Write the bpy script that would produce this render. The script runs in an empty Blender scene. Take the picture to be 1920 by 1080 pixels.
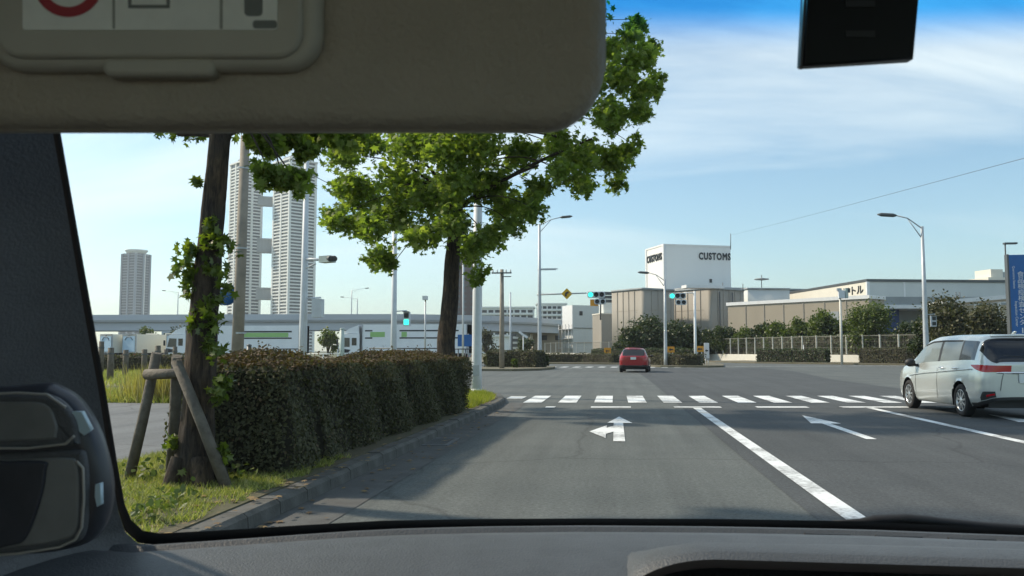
import bpy, bmesh, math, random
import numpy as np
from mathutils import Vector, Matrix, Euler
random.seed(7); RNG = np.random.default_rng(7)
R = math.radians
SC = bpy.context.scene
COL = SC.collection

# ------------------------------------------------------------------ camera
EYE = Vector((0, 0, 1.3)); FPX = 1600.0
YAW, PITCH = R(6.86), R(4.218)
cd = bpy.data.cameras.new('camera'); cam = bpy.data.objects.new('camera', cd); COL.objects.link(cam)
cam.location = EYE; cam.rotation_euler = (R(90) + PITCH, 0, YAW)
cd.sensor_width = 36; cd.lens = 30.0; cd.clip_start = 0.02; cd.clip_end = 6000
cd.dof.use_dof = True; cd.dof.focus_distance = 22; cd.dof.aperture_fstop = 22
SC.camera = cam

# ------------------------------------------------------------------ sky, sun, exposure
SUN_EL, SUN_AZ = R(40), R(-76)          # azimuth from +Y, negative = left of the road
sun_dir = Vector((math.sin(SUN_AZ) * math.cos(SUN_EL), math.cos(SUN_AZ) * math.cos(SUN_EL), math.sin(SUN_EL)))
wd = bpy.data.worlds.new('World'); SC.world = wd; wd.use_nodes = True
nt = wd.node_tree; nt.nodes.clear()
def N(nt, typ, **kw):
    n = nt.nodes.new(typ)
    for k, v in kw.items(): setattr(n, k, v)
    return n
def L(nt, a, b): nt.links.new(a, b)
sky = N(nt, 'ShaderNodeTexSky', sky_type='NISHITA', sun_disc=False, sun_elevation=SUN_EL, sun_rotation=SUN_AZ)
sky.air_density = 1.0; sky.dust_density = 0.7; sky.ozone_density = 1.6
tc = N(nt, 'ShaderNodeTexCoord'); sp = N(nt, 'ShaderNodeSeparateXYZ'); L(nt, tc.outputs['Generated'], sp.inputs[0])
za = N(nt, 'ShaderNodeMath', operation='ADD'); za.inputs[1].default_value = 0.5; L(nt, sp.outputs['Z'], za.inputs[0])
zm = N(nt, 'ShaderNodeMath', operation='MAXIMUM'); zm.inputs[1].default_value = 0.05; L(nt, za.outputs[0], zm.inputs[0])
dx = N(nt, 'ShaderNodeMath', operation='DIVIDE'); L(nt, sp.outputs['X'], dx.inputs[0]); L(nt, zm.outputs[0], dx.inputs[1])
dy = N(nt, 'ShaderNodeMath', operation='DIVIDE'); L(nt, sp.outputs['Y'], dy.inputs[0]); L(nt, zm.outputs[0], dy.inputs[1])
cb = N(nt, 'ShaderNodeCombineXYZ'); L(nt, dx.outputs[0], cb.inputs[0]); L(nt, dy.outputs[0], cb.inputs[1])
mp = N(nt, 'ShaderNodeMapping'); mp.inputs['Rotation'].default_value = (0, 0, R(-75)); mp.inputs['Scale'].default_value = (0.9, 3.6, 1); mp.inputs['Location'].default_value = (2.2, 5.5, 0)
L(nt, cb.outputs[0], mp.inputs[0])
n1 = N(nt, 'ShaderNodeTexNoise'); n1.inputs['Scale'].default_value = 0.9; n1.inputs['Detail'].default_value = 9; n1.inputs['Roughness'].default_value = 0.58; n1.inputs['Distortion'].default_value = 0.7
L(nt, mp.outputs[0], n1.inputs['Vector'])
rp = N(nt, 'ShaderNodeValToRGB'); rp.color_ramp.elements[0].position = 0.42; rp.color_ramp.elements[1].position = 0.70
rp.color_ramp.elements[0].color = (0.0, 0.0, 0.0, 1); rp.color_ramp.elements[1].color = (0.88, 0.88, 0.88, 1)
L(nt, n1.outputs['Fac'], rp.inputs[0])
mixc = N(nt, 'ShaderNodeMixRGB'); mixc.inputs['Color2'].default_value = (6.8, 6.6, 6.9, 1)
fd = N(nt, 'ShaderNodeMapRange', interpolation_type='SMOOTHSTEP'); fd.inputs['From Min'].default_value = 0.03; fd.inputs['From Max'].default_value = 0.22; L(nt, sp.outputs['Z'], fd.inputs['Value'])
fm = N(nt, 'ShaderNodeMath', operation='MULTIPLY'); L(nt, rp.outputs['Color'], fm.inputs[0]); L(nt, fd.outputs[0], fm.inputs[1]); L(nt, fm.outputs[0], mixc.inputs['Fac']); L(nt, sky.outputs[0], mixc.inputs['Color1'])
bg = N(nt, 'ShaderNodeBackground'); bg.inputs['Strength'].default_value = 0.089
tint = N(nt, 'ShaderNodeMixRGB', blend_type='MULTIPLY'); tint.inputs['Fac'].default_value = 1; tint.inputs['Color2'].default_value = (0.88, 1.0, 0.965, 1)
L(nt, mixc.outputs[0], tint.inputs['Color1']); L(nt, tint.outputs[0], bg.inputs['Color'])
wo = N(nt, 'ShaderNodeOutputWorld'); L(nt, bg.outputs[0], wo.inputs['Surface'])
sl = bpy.data.lights.new('sun', 'SUN'); sl.energy = 2.5; sl.angle = R(3.0); sl.color = (1.0, 0.85, 0.66)
so = bpy.data.objects.new('sun', sl); COL.objects.link(so); so.rotation_euler = sun_dir.to_track_quat('Z', 'Y').to_euler(); so.location = (-60, 20, 60)
SC.view_settings.view_transform = 'Standard'; SC.view_settings.look = 'None'; SC.view_settings.gamma = 1.0
SC.view_settings.exposure = 1.05
SC.cycles.max_bounces = 8; SC.cycles.transparent_max_bounces = 16
SC.cycles.caustics_reflective = False; SC.cycles.caustics_refractive = False
SC.cycles.sample_clamp_indirect = 6.0

# ------------------------------------------------------------------ pixel helpers (photograph coordinates, 1920x1080)
CR = Euler((R(90) + PITCH, 0, YAW)).to_matrix()
def ray(x, y): return CR @ Vector(((x - 960) / FPX, (540 - y) / FPX, -1.0))
def W(x, y, Y):
    d = ray(x, y); return EYE + d * (Y / d.y)
def G(x, y, z=0.0):
    d = ray(x, y); return EYE + d * ((z - EYE.z) / d.z)
def PX(x, Y): return W(x, 658, Y).x
def PZ(y, Y, x=1153): return W(x, y, Y).z
def CM(x, y, d): return EYE + ray(x, y) * d

# ------------------------------------------------------------------ materials
MATS = {}
def mat(name, col, rough=0.6, metal=0.0, var=0.0, scale=6.0, col2=None, bump=0.0, bscale=60.0, coat=0.0, emit=None, spec=0.5, detail=4.0):
    if name in MATS: return MATS[name]
    m = bpy.data.materials.new(name); m.use_nodes = True; t = m.node_tree; b = t.nodes['Principled BSDF']
    c = tuple(col) + (1,)
    b.inputs['Base Color'].default_value = c; b.inputs['Roughness'].default_value = rough; b.inputs['Metallic'].default_value = metal
    b.inputs['Specular IOR Level'].default_value = spec
    if coat: b.inputs['Coat Weight'].default_value = coat; b.inputs['Coat Roughness'].default_value = 0.06
    if emit: b.inputs['Emission Color'].default_value = tuple(emit[:3]) + (1,); b.inputs['Emission Strength'].default_value = emit[3]
    if var or col2 or bump:
        o = N(t, 'ShaderNodeTexCoord')
        nz = N(t, 'ShaderNodeTexNoise'); nz.inputs['Scale'].default_value = scale; nz.inputs['Detail'].default_value = detail; nz.inputs['Roughness'].default_value = 0.62
        L(t, o.outputs['Object'], nz.inputs['Vector'])
        r = N(t, 'ShaderNodeValToRGB'); r.color_ramp.elements[0].position = 0.32; r.color_ramp.elements[1].position = 0.68
        if col2: a, z = c, tuple(col2) + (1,)
        else: a = tuple(max(0, x * (1 - var)) for x in col) + (1,); z = tuple(min(1, x * (1 + var)) for x in col) + (1,)
        r.color_ramp.elements[0].color = a; r.color_ramp.elements[1].color = z
        L(t, nz.outputs['Fac'], r.inputs[0]); L(t, r.outputs[0], b.inputs['Base Color'])
        if bump:
            n2 = N(t, 'ShaderNodeTexNoise'); n2.inputs['Scale'].default_value = bscale; n2.inputs['Detail'].default_value = 5
            L(t, o.outputs['Object'], n2.inputs['Vector'])
            bm_ = N(t, 'ShaderNodeBump'); bm_.inputs['Strength'].default_value = bump; bm_.inputs['Distance'].default_value = 0.02
            L(t, n2.outputs['Fac'], bm_.inputs['Height']); L(t, bm_.outputs[0], b.inputs['Normal'])
    MATS[name] = m; return m
def leafmat(name, dark, light, trans=0.35, rough=0.5, extra=None):
    if name in MATS: return MATS[name]
    m = bpy.data.materials.new(name); m.use_nodes = True; t = m.node_tree; b = t.nodes['Principled BSDF']; out = t.nodes['Material Output']
    g = N(t, 'ShaderNodeNewGeometry'); r = N(t, 'ShaderNodeValToRGB')
    r.color_ramp.elements[0].color = tuple(dark) + (1,); r.color_ramp.elements[1].color = tuple(light) + (1,)
    if extra:
        e = r.color_ramp.elements.new(extra[0]); e.color = tuple(light) + (1,)
        r.color_ramp.elements[2].color = tuple(extra[1]) + (1,)
    L(t, g.outputs['Random Per Island'], r.inputs[0]); L(t, r.outputs[0], b.inputs['Base Color']); b.inputs['Roughness'].default_value = rough
    tr = N(t, 'ShaderNodeBsdfTranslucent'); 
    hs = N(t, 'ShaderNodeMixRGB', blend_type='MULTIPLY'); hs.inputs['Fac'].default_value = 1; hs.inputs['Color2'].default_value = (1.5, 1.7, 0.6, 1)
    L(t, r.outputs[0], hs.inputs['Color1']); L(t, hs.outputs[0], tr.inputs['Color'])
    mx = N(t, 'ShaderNodeMixShader'); mx.inputs[0].default_value = trans
    L(t, b.outputs[0], mx.inputs[1]); L(t, tr.outputs[0], mx.inputs[2]); L(t, mx.outputs[0], out.inputs['Surface'])
    MATS[name] = m; return m
def facade(name, col, streak=(0.6, 0.6, 0.6), amt=0.25, rough=0.75, sx=0.5, sz=0.06):
    """wall paint with rain streaks: noise stretched along z"""
    if name in MATS: return MATS[name]
    m = mat(name, col, rough); t = m.node_tree; b = t.nodes['Principled BSDF']
    o = N(t, 'ShaderNodeTexCoord'); mpn = N(t, 'ShaderNodeMapping'); mpn.inputs['Scale'].default_value = (sx, sx, sz)
    L(t, o.outputs['Object'], mpn.inputs[0])
    nz = N(t, 'ShaderNodeTexNoise'); nz.inputs['Scale'].default_value = 1.0; nz.inputs['Detail'].default_value = 7; L(t, mpn.outputs[0], nz.inputs['Vector'])
    r = N(t, 'ShaderNodeValToRGB'); r.color_ramp.elements[0].position = 0.35; r.color_ramp.elements[1].position = 0.75
    r.color_ramp.elements[0].color = (0, 0, 0, 1); r.color_ramp.elements[1].color = (amt, amt, amt, 1)
    mx = N(t, 'ShaderNodeMixRGB', blend_type='MULTIPLY'); mx.inputs['Color1'].default_value = tuple(col) + (1,); mx.inputs['Color2'].default_value = tuple(streak) + (1,)
    L(t, nz.outputs['Fac'], r.inputs[0]); L(t, r.outputs[0], mx.inputs['Fac']); L(t, mx.outputs[0], b.inputs['Base Color'])
    return m

def asphalt(name, c1, c2, speck=0.5, bump=0.5):
    """worn asphalt: broad tonal patches, streaks along the driving direction, aggregate speckle and hairline cracks"""
    m = mat(name, c1, 0.88); t = m.node_tree; b = t.nodes['Principled BSDF']; o = N(t, 'ShaderNodeTexCoord')
    def noise(scale, detail, rough, mapscale=None):
        nz = N(t, 'ShaderNodeTexNoise'); nz.inputs['Scale'].default_value = scale; nz.inputs['Detail'].default_value = detail; nz.inputs['Roughness'].default_value = rough
        if mapscale:
            mp_ = N(t, 'ShaderNodeMapping'); mp_.inputs['Scale'].default_value = mapscale; L(t, o.outputs['Object'], mp_.inputs[0]); L(t, mp_.outputs[0], nz.inputs['Vector'])
        else: L(t, o.outputs['Object'], nz.inputs['Vector'])
        return nz.outputs['Fac']
    def ramp(fac, p0, p1, a, z):
        r = N(t, 'ShaderNodeValToRGB'); r.color_ramp.elements[0].position = p0; r.color_ramp.elements[1].position = p1; r.color_ramp.elements[0].color = tuple(a) + (1,); r.color_ramp.elements[1].color = tuple(z) + (1,); L(t, fac, r.inputs[0]); return r.outputs[0]
    def mul(a, bb, f=1.0):
        x = N(t, 'ShaderNodeMixRGB', blend_type='MULTIPLY'); x.inputs['Fac'].default_value = f; L(t, a, x.inputs['Color1']); L(t, bb, x.inputs['Color2']); return x.outputs[0]
    base = ramp(noise(0.55, 8, 0.65), .3, .7, c1, c2)
    streak = ramp(noise(1.0, 6, 0.6, (2.6, 0.10, 1)), .3, .72, (.80, .80, .80), (1.16, 1.16, 1.15))
    sp_ = ramp(noise(26, 6, 0.9), .36, .66, (1 - speck,) * 3, (1 + speck * 1.15,) * 3)
    vo = N(t, 'ShaderNodeTexVoronoi', feature='DISTANCE_TO_EDGE'); vo.inputs['Scale'].default_value = 0.16
    wv = N(t, 'ShaderNodeMixRGB', blend_type='ADD'); wv.inputs['Fac'].default_value = .7; nzc = N(t, 'ShaderNodeTexNoise'); nzc.inputs['Scale'].default_value = 0.9; nzc.inputs['Detail'].default_value = 6; L(t, o.outputs['Object'], nzc.inputs['Vector']); L(t, o.outputs['Object'], wv.inputs['Color1']); L(t, nzc.outputs['Color'], wv.inputs['Color2']); L(t, wv.outputs[0], vo.inputs['Vector'])
    cr = ramp(vo.outputs['Distance'], 0.0, 0.006, (.66, .66, .66), (1, 1, 1))
    pt = ramp(noise(0.22, 3, .5), .50, .56, (1, 1, 1), (.90, .91, .92)); L(t, mul(mul(mul(mul(base, streak), sp_), cr), pt), b.inputs['Base Color'])
    bm_ = N(t, 'ShaderNodeBump'); bm_.inputs['Strength'].default_value = bump; bm_.inputs['Distance'].default_value = 0.012; L(t, noise(95, 5, .7), bm_.inputs['Height']); L(t, bm_.outputs[0], b.inputs['Normal'])
    return m

# ------------------------------------------------------------------ mesh helpers
class MB:
    def __init__(s): s.v = []; s.f = []; s.sm = []
    def add(s, vs, fs, smooth=False):
        o = len(s.v); s.v += [tuple(v) for v in vs]; s.f += [tuple(i + o for i in f) for f in fs]; s.sm += [smooth] * len(fs); return s
    def box(s, c, d, M=None):
        c = Vector(c); h = Vector(d) * 0.5; vs = []
        for z in (-1, 1):
            for x, y in ((-1, -1), (1, -1), (1, 1), (-1, 1)):
                p = Vector((x * h.x, y * h.y, z * h.z)); vs.append(c + (M @ p if M else p))
        return s.add(vs, [(3, 2, 1, 0), (4, 5, 6, 7), (0, 1, 5, 4), (1, 2, 6, 5), (2, 3, 7, 6), (3, 0, 4, 7)])
    def bx(s, x0, x1, y0, y1, z0, z1): return s.box(((x0 + x1) / 2, (y0 + y1) / 2, (z0 + z1) / 2), (x1 - x0, y1 - y0, z1 - z0))
    def tube(s, pts, rad, n=10, cap=True):
        pts = [Vector(p) for p in pts]
        if not hasattr(rad, '__len__'): rad = [rad] * len(pts)
        vs = []; fs = []; up = None
        for i, p in enumerate(pts):
            t = (pts[min(i + 1, len(pts) - 1)] - pts[max(i - 1, 0)]).normalized()
            if up is None:
                up = Vector((0, 0, 1)) if abs(t.z) < 0.9 else Vector((1, 0, 0))
            a = up.cross(t)
            if a.length < 1e-4: a = Vector((1, 0, 0)).cross(t)
            a.normalize(); b = t.cross(a).normalized(); up = b
            for k in range(n):
                q = 2 * math.pi * k / n; vs.append(p + (a * math.cos(q) + b * math.sin(q)) * rad[i])
        for i in range(len(pts) - 1):
            for k in range(n):
                k2 = (k + 1) % n; fs.append((i * n + k, i * n + k2, (i + 1) * n + k2, (i + 1) * n + k))
        s.add(vs, fs, True)
        if cap:
            m = len(pts) - 1
            s.add(vs[:n], [tuple(range(n - 1, -1, -1))]); s.add(vs[m * n:], [tuple(range(n))])
        return s
    def cyl(s, p0, p1, r0, r1=None, n=14): return s.tube([p0, p1], [r0, r0 if r1 is None else r1], n)
    def prism(s, poly, off):
        poly = [Vector(p) for p in poly]; off = Vector(off); n = len(poly)
        vs = poly + [p + off for p in poly]
        return s.add(vs, [tuple(range(n - 1, -1, -1)), tuple(range(n, 2 * n))] + [(i, (i + 1) % n, n + (i + 1) % n, n + i) for i in range(n)])
    def grid(s, rows, smooth=True, close=False):
        n = len(rows[0]); vs = [p for r in rows for p in r]; fs = []
        for i in range(len(rows) - 1):
            for j in range(n - (0 if close else 1)):
                j2 = (j + 1) % n; fs.append((i * n + j, i * n + j2, (i + 1) * n + j2, (i + 1) * n + j))
        return s.add(vs, fs, smooth)
    def lathe(s, prof, axis='X', n=28, c=(0, 0, 0)):
        """prof: (along, radius)"""
        rows = []
        for a, r in prof:
            row = []
            for k in range(n):
                q = 2 * math.pi * k / n; u, w = r * math.cos(q), r * math.sin(q)
                p = (a, u, w) if axis == 'X' else ((u, w, a) if axis == 'Z' else (u, a, w))
                row.append(Vector(p) + Vector(c))
            rows.append(row)
        return s.grid(rows, True, True)
    def slab(s, poly, O, ax, ay, az, z0, z1, bev=0.0, hole=None):
        """outline in a plane, thickness from z0 to z1 along az; rim at z0 rounded by bev"""
        P = [Vector((p[0], p[1])) for p in poly]; n = len(P)
        area = sum(P[i].x * P[(i + 1) % n].y - P[(i + 1) % n].x * P[i].y for i in range(n))
        sg = 1 if area > 0 else -1
        nr = []
        for i in range(n):
            t = (P[(i + 1) % n] - P[i - 1])
            t = t.normalized() if t.length > 1e-9 else Vector((1, 0)); nr.append(Vector((t.y, -t.x)) * sg)
        rings = []
        steps = [(0.0, z1)] 
        if bev: steps += [(bev * (1 - math.cos(a)), z0 + (bev if z1 > z0 else -bev) * (1 - math.sin(a))) for a in (0.0, 0.4, 0.8, 1.2, 1.5708)]
        else: steps += [(0.0, z0)]
        for ins, z in steps:
            rings.append([O + ax * (p.x - nr[i].x * ins) + ay * (p.y - nr[i].y * ins) + az * z for i, p in enumerate(P)])
        s.grid(rings, True, True)
        s.add(rings[-1], [tuple(range(n))]); s.add(rings[0], [tuple(range(n - 1, -1, -1))]); return s
    def build(s, name, m, parent=None, loc=None, fix=True):
        me = bpy.data.meshes.new(name); me.from_pydata(s.v, [], s.f)
        me.polygons.foreach_set('use_smooth', s.sm); me.update()
        if m is not None: me.materials.append(m if not isinstance(m, str) else MATS[m])
        o = bpy.data.objects.new(name, me); COL.objects.link(o)
        if parent is not None: o.parent = parent
        if loc is not None: o.location = loc
        if fix: fix_normals(me)
        return o
def fix_normals(me):
    b = bmesh.new(); b.from_mesh(me); bmesh.ops.remove_doubles(b, verts=b.verts, dist=1e-6) if len(b.verts) < 4000 else None
    bmesh.ops.recalc_face_normals(b, faces=b.faces); b.to_mesh(me); b.free()
def tag(o, label, cat, group=None):
    o['label'] = label; o['category'] = cat
    if group: o['group'] = group
    return o
def kind(o, k, label=None):
    o['kind'] = k
    if label: o['label'] = label
    return o
def thing(name, label, cat, loc=(0, 0, 0), rz=0.0, group=None):
    o = bpy.data.objects.new(name, None); COL.objects.link(o); o.location = loc; o.rotation_euler = (0, 0, rz); o.empty_display_size = 0.2
    return tag(o, label, cat, group)
def inst(src, parent, loc=None, rz=None, name=None):
    o = src.copy(); COL.objects.link(o); o.parent = parent
    if name: o.name = name
    if loc is not None: o.location = loc
    if rz is not None: o.rotation_euler = (0, 0, rz)
    return o
def copy_tree(o, parent=None):
    c = o.copy(); COL.objects.link(c); c.parent = parent
    for ch in list(o.children): copy_tree(ch, c)
    return c
def rrect(x0, x1, y0, y1, r, n=6):
    out = []
    for cx, cy, a0 in ((x1 - r, y0 + r, -90), (x1 - r, y1 - r, 0), (x0 + r, y1 - r, 90), (x0 + r, y0 + r, 180)):
        for k in range(n + 1):
            a = R(a0 + 90 * k / n); out.append((cx + r * math.cos(a), cy + r * math.sin(a)))
    return out
def text(body, size, m, parent, loc, rot, name='lettering', ext=0.02, sx=1.0, bold=0.0, align='CENTER', space=1.0):
    cu = bpy.data.curves.new(name, 'FONT'); cu.body = body; cu.size = size; cu.extrude = ext; cu.align_x = align; cu.align_y = 'CENTER'; cu.bevel_depth = bold; cu.bevel_resolution = 0; cu.space_character = space; cu.resolution_u = 3
    o = bpy.data.objects.new('tmp_text', cu); COL.objects.link(o)
    bpy.context.view_layer.update()
    me = bpy.data.meshes.new_from_object(o.evaluated_get(bpy.context.evaluated_depsgraph_get()))
    bpy.data.objects.remove(o); bpy.data.curves.remove(cu)
    q = bpy.data.objects.new(name, me); COL.objects.link(q); me.materials.clear(); me.materials.append(m)
    q.parent = parent; q.location = loc; q.rotation_euler = rot; q.scale = (sx, 1, 1); return q

# ---- leaves as real little faces
STAR = np.array([(0, -.5), (.16, -.22), (.5, -.16), (.26, .06), (.34, .42), (.1, .22), (0, .6), (-.1, .22), (-.34, .42), (-.26, .06), (-.5, -.16), (-.16, -.22)])
OVAL = np.array([(0, -.5), (.3, -.1), (.2, .28), (0, .5), (-.2, .28), (-.3, -.1)])
DIAM = np.array([(0, -.5), (.28, 0), (0, .5), (-.28, 0)])
def leaves(name, pts, size, m, parent=None, shape=OVAL, up=0.5, jitter=0.45, normals=None, nz=0.8):
    pts = np.asarray(pts, float); n = len(pts); k = len(shape)
    nr = RNG.normal(size=(n, 3)) * nz + np.array([0, 0, up])
    if normals is not None: nr = nr + np.asarray(normals) * 1.0
    nr /= np.linalg.norm(nr, axis=1)[:, None] + 1e-9
    a = np.cross(nr, RNG.normal(size=(n, 3))); a /= np.linalg.norm(a, axis=1)[:, None] + 1e-9
    b = np.cross(nr, a); sz = size * (1 + RNG.uniform(-jitter, jitter, n))
    V = pts[:, None, :] + (a[:, None, :] * shape[None, :, 0, None] + b[:, None, :] * shape[None, :, 1, None]) * sz[:, None, None]
    curl = (shape[:, 1] ** 2 + shape[:, 0] ** 2) * 0.35
    V -= nr[:, None, :] * (curl[None, :, None] * sz[:, None, None])
    V = V.reshape(-1, 3)
    me = bpy.data.meshes.new(name); me.vertices.add(n * k); me.vertices.foreach_set('co', V.ravel().astype(np.float32))
    me.loops.add(n * k); me.loops.foreach_set('vertex_index', np.arange(n * k, dtype=np.int32))
    me.polygons.add(n); me.polygons.foreach_set('loop_start', np.arange(0, n * k, k, dtype=np.int32))
    me.update(calc_edges=True); me.materials.append(m)
    o = bpy.data.objects.new(name, me); COL.objects.link(o)
    if parent is not None: o.parent = parent
    return o
def blob(c, r, n, twigs=10, spread=0.14):
    """leaf points on twigs radiating through a clump"""
    c = np.asarray(c, float); r = np.asarray(r, float) if hasattr(r, '__len__') else np.array([r, r, r * 0.85])
    out = []; per = max(3, n // twigs)
    for _ in range(twigs):
        d = RNG.normal(size=3); d /= np.linalg.norm(d)
        s0 = c + RNG.normal(size=3) * r * 0.25; e = c + d * r * RNG.uniform(0.7, 1.12)
        t = RNG.uniform(0.1, 1.0, per) ** 0.7
        p = s0 + (e - s0) * t[:, None] + RNG.normal(size=(per, 3)) * spread * float(r.mean())
        out.append(p)
    return np.concatenate(out)

# ================================================================== SETTING: ground, road, kerb, verge
mat('ground', (0.10, 0.11, 0.055), 0.95, var=0.4, scale=0.3)
asphalt('asphalt', (0.080, 0.092, 0.090), (0.108, 0.120, 0.117))
asphalt('asphalt_new', (0.050, 0.057, 0.061), (0.068, 0.075, 0.079), 0.5)
asphalt('asphalt_walk', (0.12, 0.13, 0.138), (0.16, 0.172, 0.18), 0.25)
mat('gutter', (0.10, 0.105, 0.103), 0.9, col2=(0.065, 0.067, 0.066), scale=2.4, bump=0.3, bscale=60, detail=8)
mat('kerb', (0.125, 0.125, 0.118), 0.9, col2=(0.065, 0.066, 0.06), scale=3.5, bump=0.4, bscale=40, detail=8)
mat('soil', (0.10, 0.085, 0.055), 0.95, col2=(0.07, 0.075, 0.035), scale=2.2, bump=0.5, bscale=25)
mat('field', (0.13, 0.14, 0.05), 0.95, col2=(0.20, 0.17, 0.09), scale=0.5, bump=0.4, bscale=20, detail=8)
mat('dirt', (0.17, 0.15, 0.11), 0.95, col2=(0.12, 0.115, 0.07), scale=0.6, detail=7)
def paintmat():
    m = mat('road_paint', (0.72, 0.74, 0.74), 0.7); t = m.node_tree; b = t.nodes['Principled BSDF']; out = t.nodes['Material Output']
    o = N(t, 'ShaderNodeTexCoord'); nz = N(t, 'ShaderNodeTexNoise'); nz.inputs['Scale'].default_value = 14; nz.inputs['Detail'].default_value = 9; nz.inputs['Roughness'].default_value = 0.75
    L(t, o.outputs['Object'], nz.inputs['Vector'])
    n2 = N(t, 'ShaderNodeTexNoise'); n2.inputs['Scale'].default_value = 1.1; n2.inputs['Detail'].default_value = 3; L(t, o.outputs['Object'], n2.inputs['Vector'])
    ad = N(t, 'ShaderNodeMath', operation='ADD'); L(t, nz.outputs['Fac'], ad.inputs[0]); L(t, n2.outputs['Fac'], ad.inputs[1])
    r = N(t, 'ShaderNodeValToRGB'); r.color_ramp.elements[0].position = 0.66; r.color_ramp.elements[1].position = 0.84
    mul = N(t, 'ShaderNodeMath', operation='MULTIPLY'); mul.inputs[1].default_value = 0.8; L(t, ad.outputs[0], mul.inputs[0])
    r.color_ramp.elements[0].color = (0.30, 0.31, 0.31, 1); r.color_ramp.elements[1].color = (0.74, 0.77, 0.77, 1)
    L(t, mul.outputs[0], r.inputs[0]); L(t, r.outputs[0], b.inputs['Base Color']); return m
paintmat()
def sheet(name, poly, z, m, kindname='structure', parent=None, thick=None):
    b = MB(); P = [(p[0], p[1], z) for p in poly]
    if thick: b.prism([(p[0], p[1], z - thick) for p in poly], (0, 0, thick))
    else: b.add(P, [tuple(range(len(P)))])
    o = b.build(name, m, parent)
    if not thick:
        me = o.data
        if me.polygons[0].normal.z < 0: me.flip_normals()
    if kindname: o['kind'] = kindname
    return o
sheet('ground', [(-3000, -600), (3000, -600), (3000, 3500), (-3000, 3500)], -0.03, 'ground')
road = sheet('road', [(-80, -30), (110, -30), (110, 190), (-140, 190), (-140, 64), (-80, 64)], 0.0, 'asphalt')
sheet('road_resurfaced_lane', [(1.55, -12), (9.8, -12), (9.8, 40), (11.5, 58), (11, 66), (1.2, 66), (1.5, 40)], 0.004, 'asphalt_new')
sheet('gutter', [(-2.648, -6), (-2.15, -6), (-2.15, 19.5), (-2.25, 21.4), (-2.62, 21.4), (-2.648, 19.5)], 0.005, 'gutter')
VERGE = [(-2.84, -6), (-2.84, 19.4), (-2.93, 21.4), (-3.25, 23.3), (-3.95, 24.9), (-5.1, 26.0), (-9, 26.9), (-70, 27.2), (-70, -6)]
verge = sheet('verge', VERGE, 0.135, 'soil', thick=0.3)
sheet('pavement', [(-17, -6), (-5.1, -6), (-5.1, 17.6), (-5.4, 17.9), (-17, 18.3)], 0.142, 'asphalt_walk')
sheet('path', [(-70, 22.4), (-9, 22.6), (-9, 25.4), (-70, 25.8)], 0.141, 'asphalt_walk')
sheet('field', [(-80, 27.2), (-10, 27.0), (-8.9, 30), (-9.5, 62), (-80, 62)], 0.11, 'field', thick=0.3)
# kerb stones, one by one
kerb = bpy.data.objects.new('kerb', None); COL.objects.link(kerb); kind(kerb, 'structure')
def kerb_run(path, w=0.19, h=0.15, ln=0.6, parent=None):
    pts = [Vector((p[0], p[1], 0)) for p in path]
    seg = []
    for a, b in zip(pts, pts[1:]):
        n = max(1, round((b - a).length / ln))
        for i in range(n): seg.append((a.lerp(b, i / n), a.lerp(b, (i + 1) / n)))
    base = None
    for a, b in seg:
        d = b - a; ln_ = d.length; c = (a + b) / 2
        if base is None:
            m = MB(); l2 = ln / 2 - 0.006
            prof = [(-w / 2, 0.0), (-w / 2, h - 0.0), (w / 2 - 0.045, h), (w / 2 - 0.01, h - 0.03), (w / 2, 0.0)]
            m.prism([(x, -l2, z - 0.02) for x, z in prof], (0, 2 * l2, 0)); o = m.build('kerb_stone', 'kerb', parent); base = o
        else: o = inst(base, parent)
        o.location = (c.x, c.y, random.uniform(-0.006, 0.006)); o.rotation_euler = (random.uniform(-.006, .006), 0, math.atan2(-d.x, d.y)); o.scale = (1, ln_ / ln, 1)
kerb_run([(-2.745, 3.6), (-2.745, 19.4), (-2.84, 21.4), (-3.17, 23.3), (-3.88, 24.85), (-5.05, 25.95)], parent=kerb)
gd = G(826, 829); gq = MB().bx(gd.x - .22, gd.x + .2, gd.y - .5, gd.y + .5, .0, .013).build('drain_cover', 'asphalt_walk', road)
for k in range(7): MB().bx(gd.x - .16, gd.x + .14, gd.y - .4 + k * .12, gd.y - .36 + k * .12, .0131, .017).build('drain_bar', 'gutter', gq)
# painted markings
def mark(name, poly): return sheet(name, poly, 0.010, 'road_paint', None, road)
for x in (-2.07, -1.2, -.3, .55, 1.43, 2.32, 3.28, 4.17, 5.1, 6.0, 6.9, 7.78, 8.68, 9.6, 10.5, 11.4):
    k = 21.45 + .115 * (x + 2.05); mark('crosswalk_stripe', [(x - .23, k - .03), (x + .23, k + .03), (x + .23, k + 3.33), (x - .23, k + 3.27)])
mark('crosswalk_stripe', [(-2.95, 23.2), (-2.5, 23.0), (-2.5, 24.3), (-2.95, 24.4)])
for a, b in ((1023, 1041), (1108, 1183), (1264, 1352), (1418, 1515), (1577, 1705), (1760, 1990)):
    p, q = G(a, 764), G(b, 764); mark('stop_line', [(p.x, p.y - .18), (q.x, q.y - .18), (q.x, q.y + .22), (p.x, p.y + .22)])
mark('lane_line', [(1.75, -8), (1.93, -8), (1.93, 19.9), (1.75, 19.9)])
mark('lane_line', [(5.67, -8), (5.84, -8), (5.84, 20.6), (5.67, 20.6)])
def straight_arrow(cx, y0, y1):
    h = y1 - y0; mark('arrow_marking', [(cx - .075, y0), (cx + .075, y0), (cx + .075, y1 - h * .42), (cx + .26, y1 - h * .42), (cx, y1), (cx - .26, y1 - h * .42), (cx - .075, y1 - h * .42)])
straight_arrow(3.73, 13.2, 17.9); straight_arrow(7.55, 14.0, 18.6)
ax = .05
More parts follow.
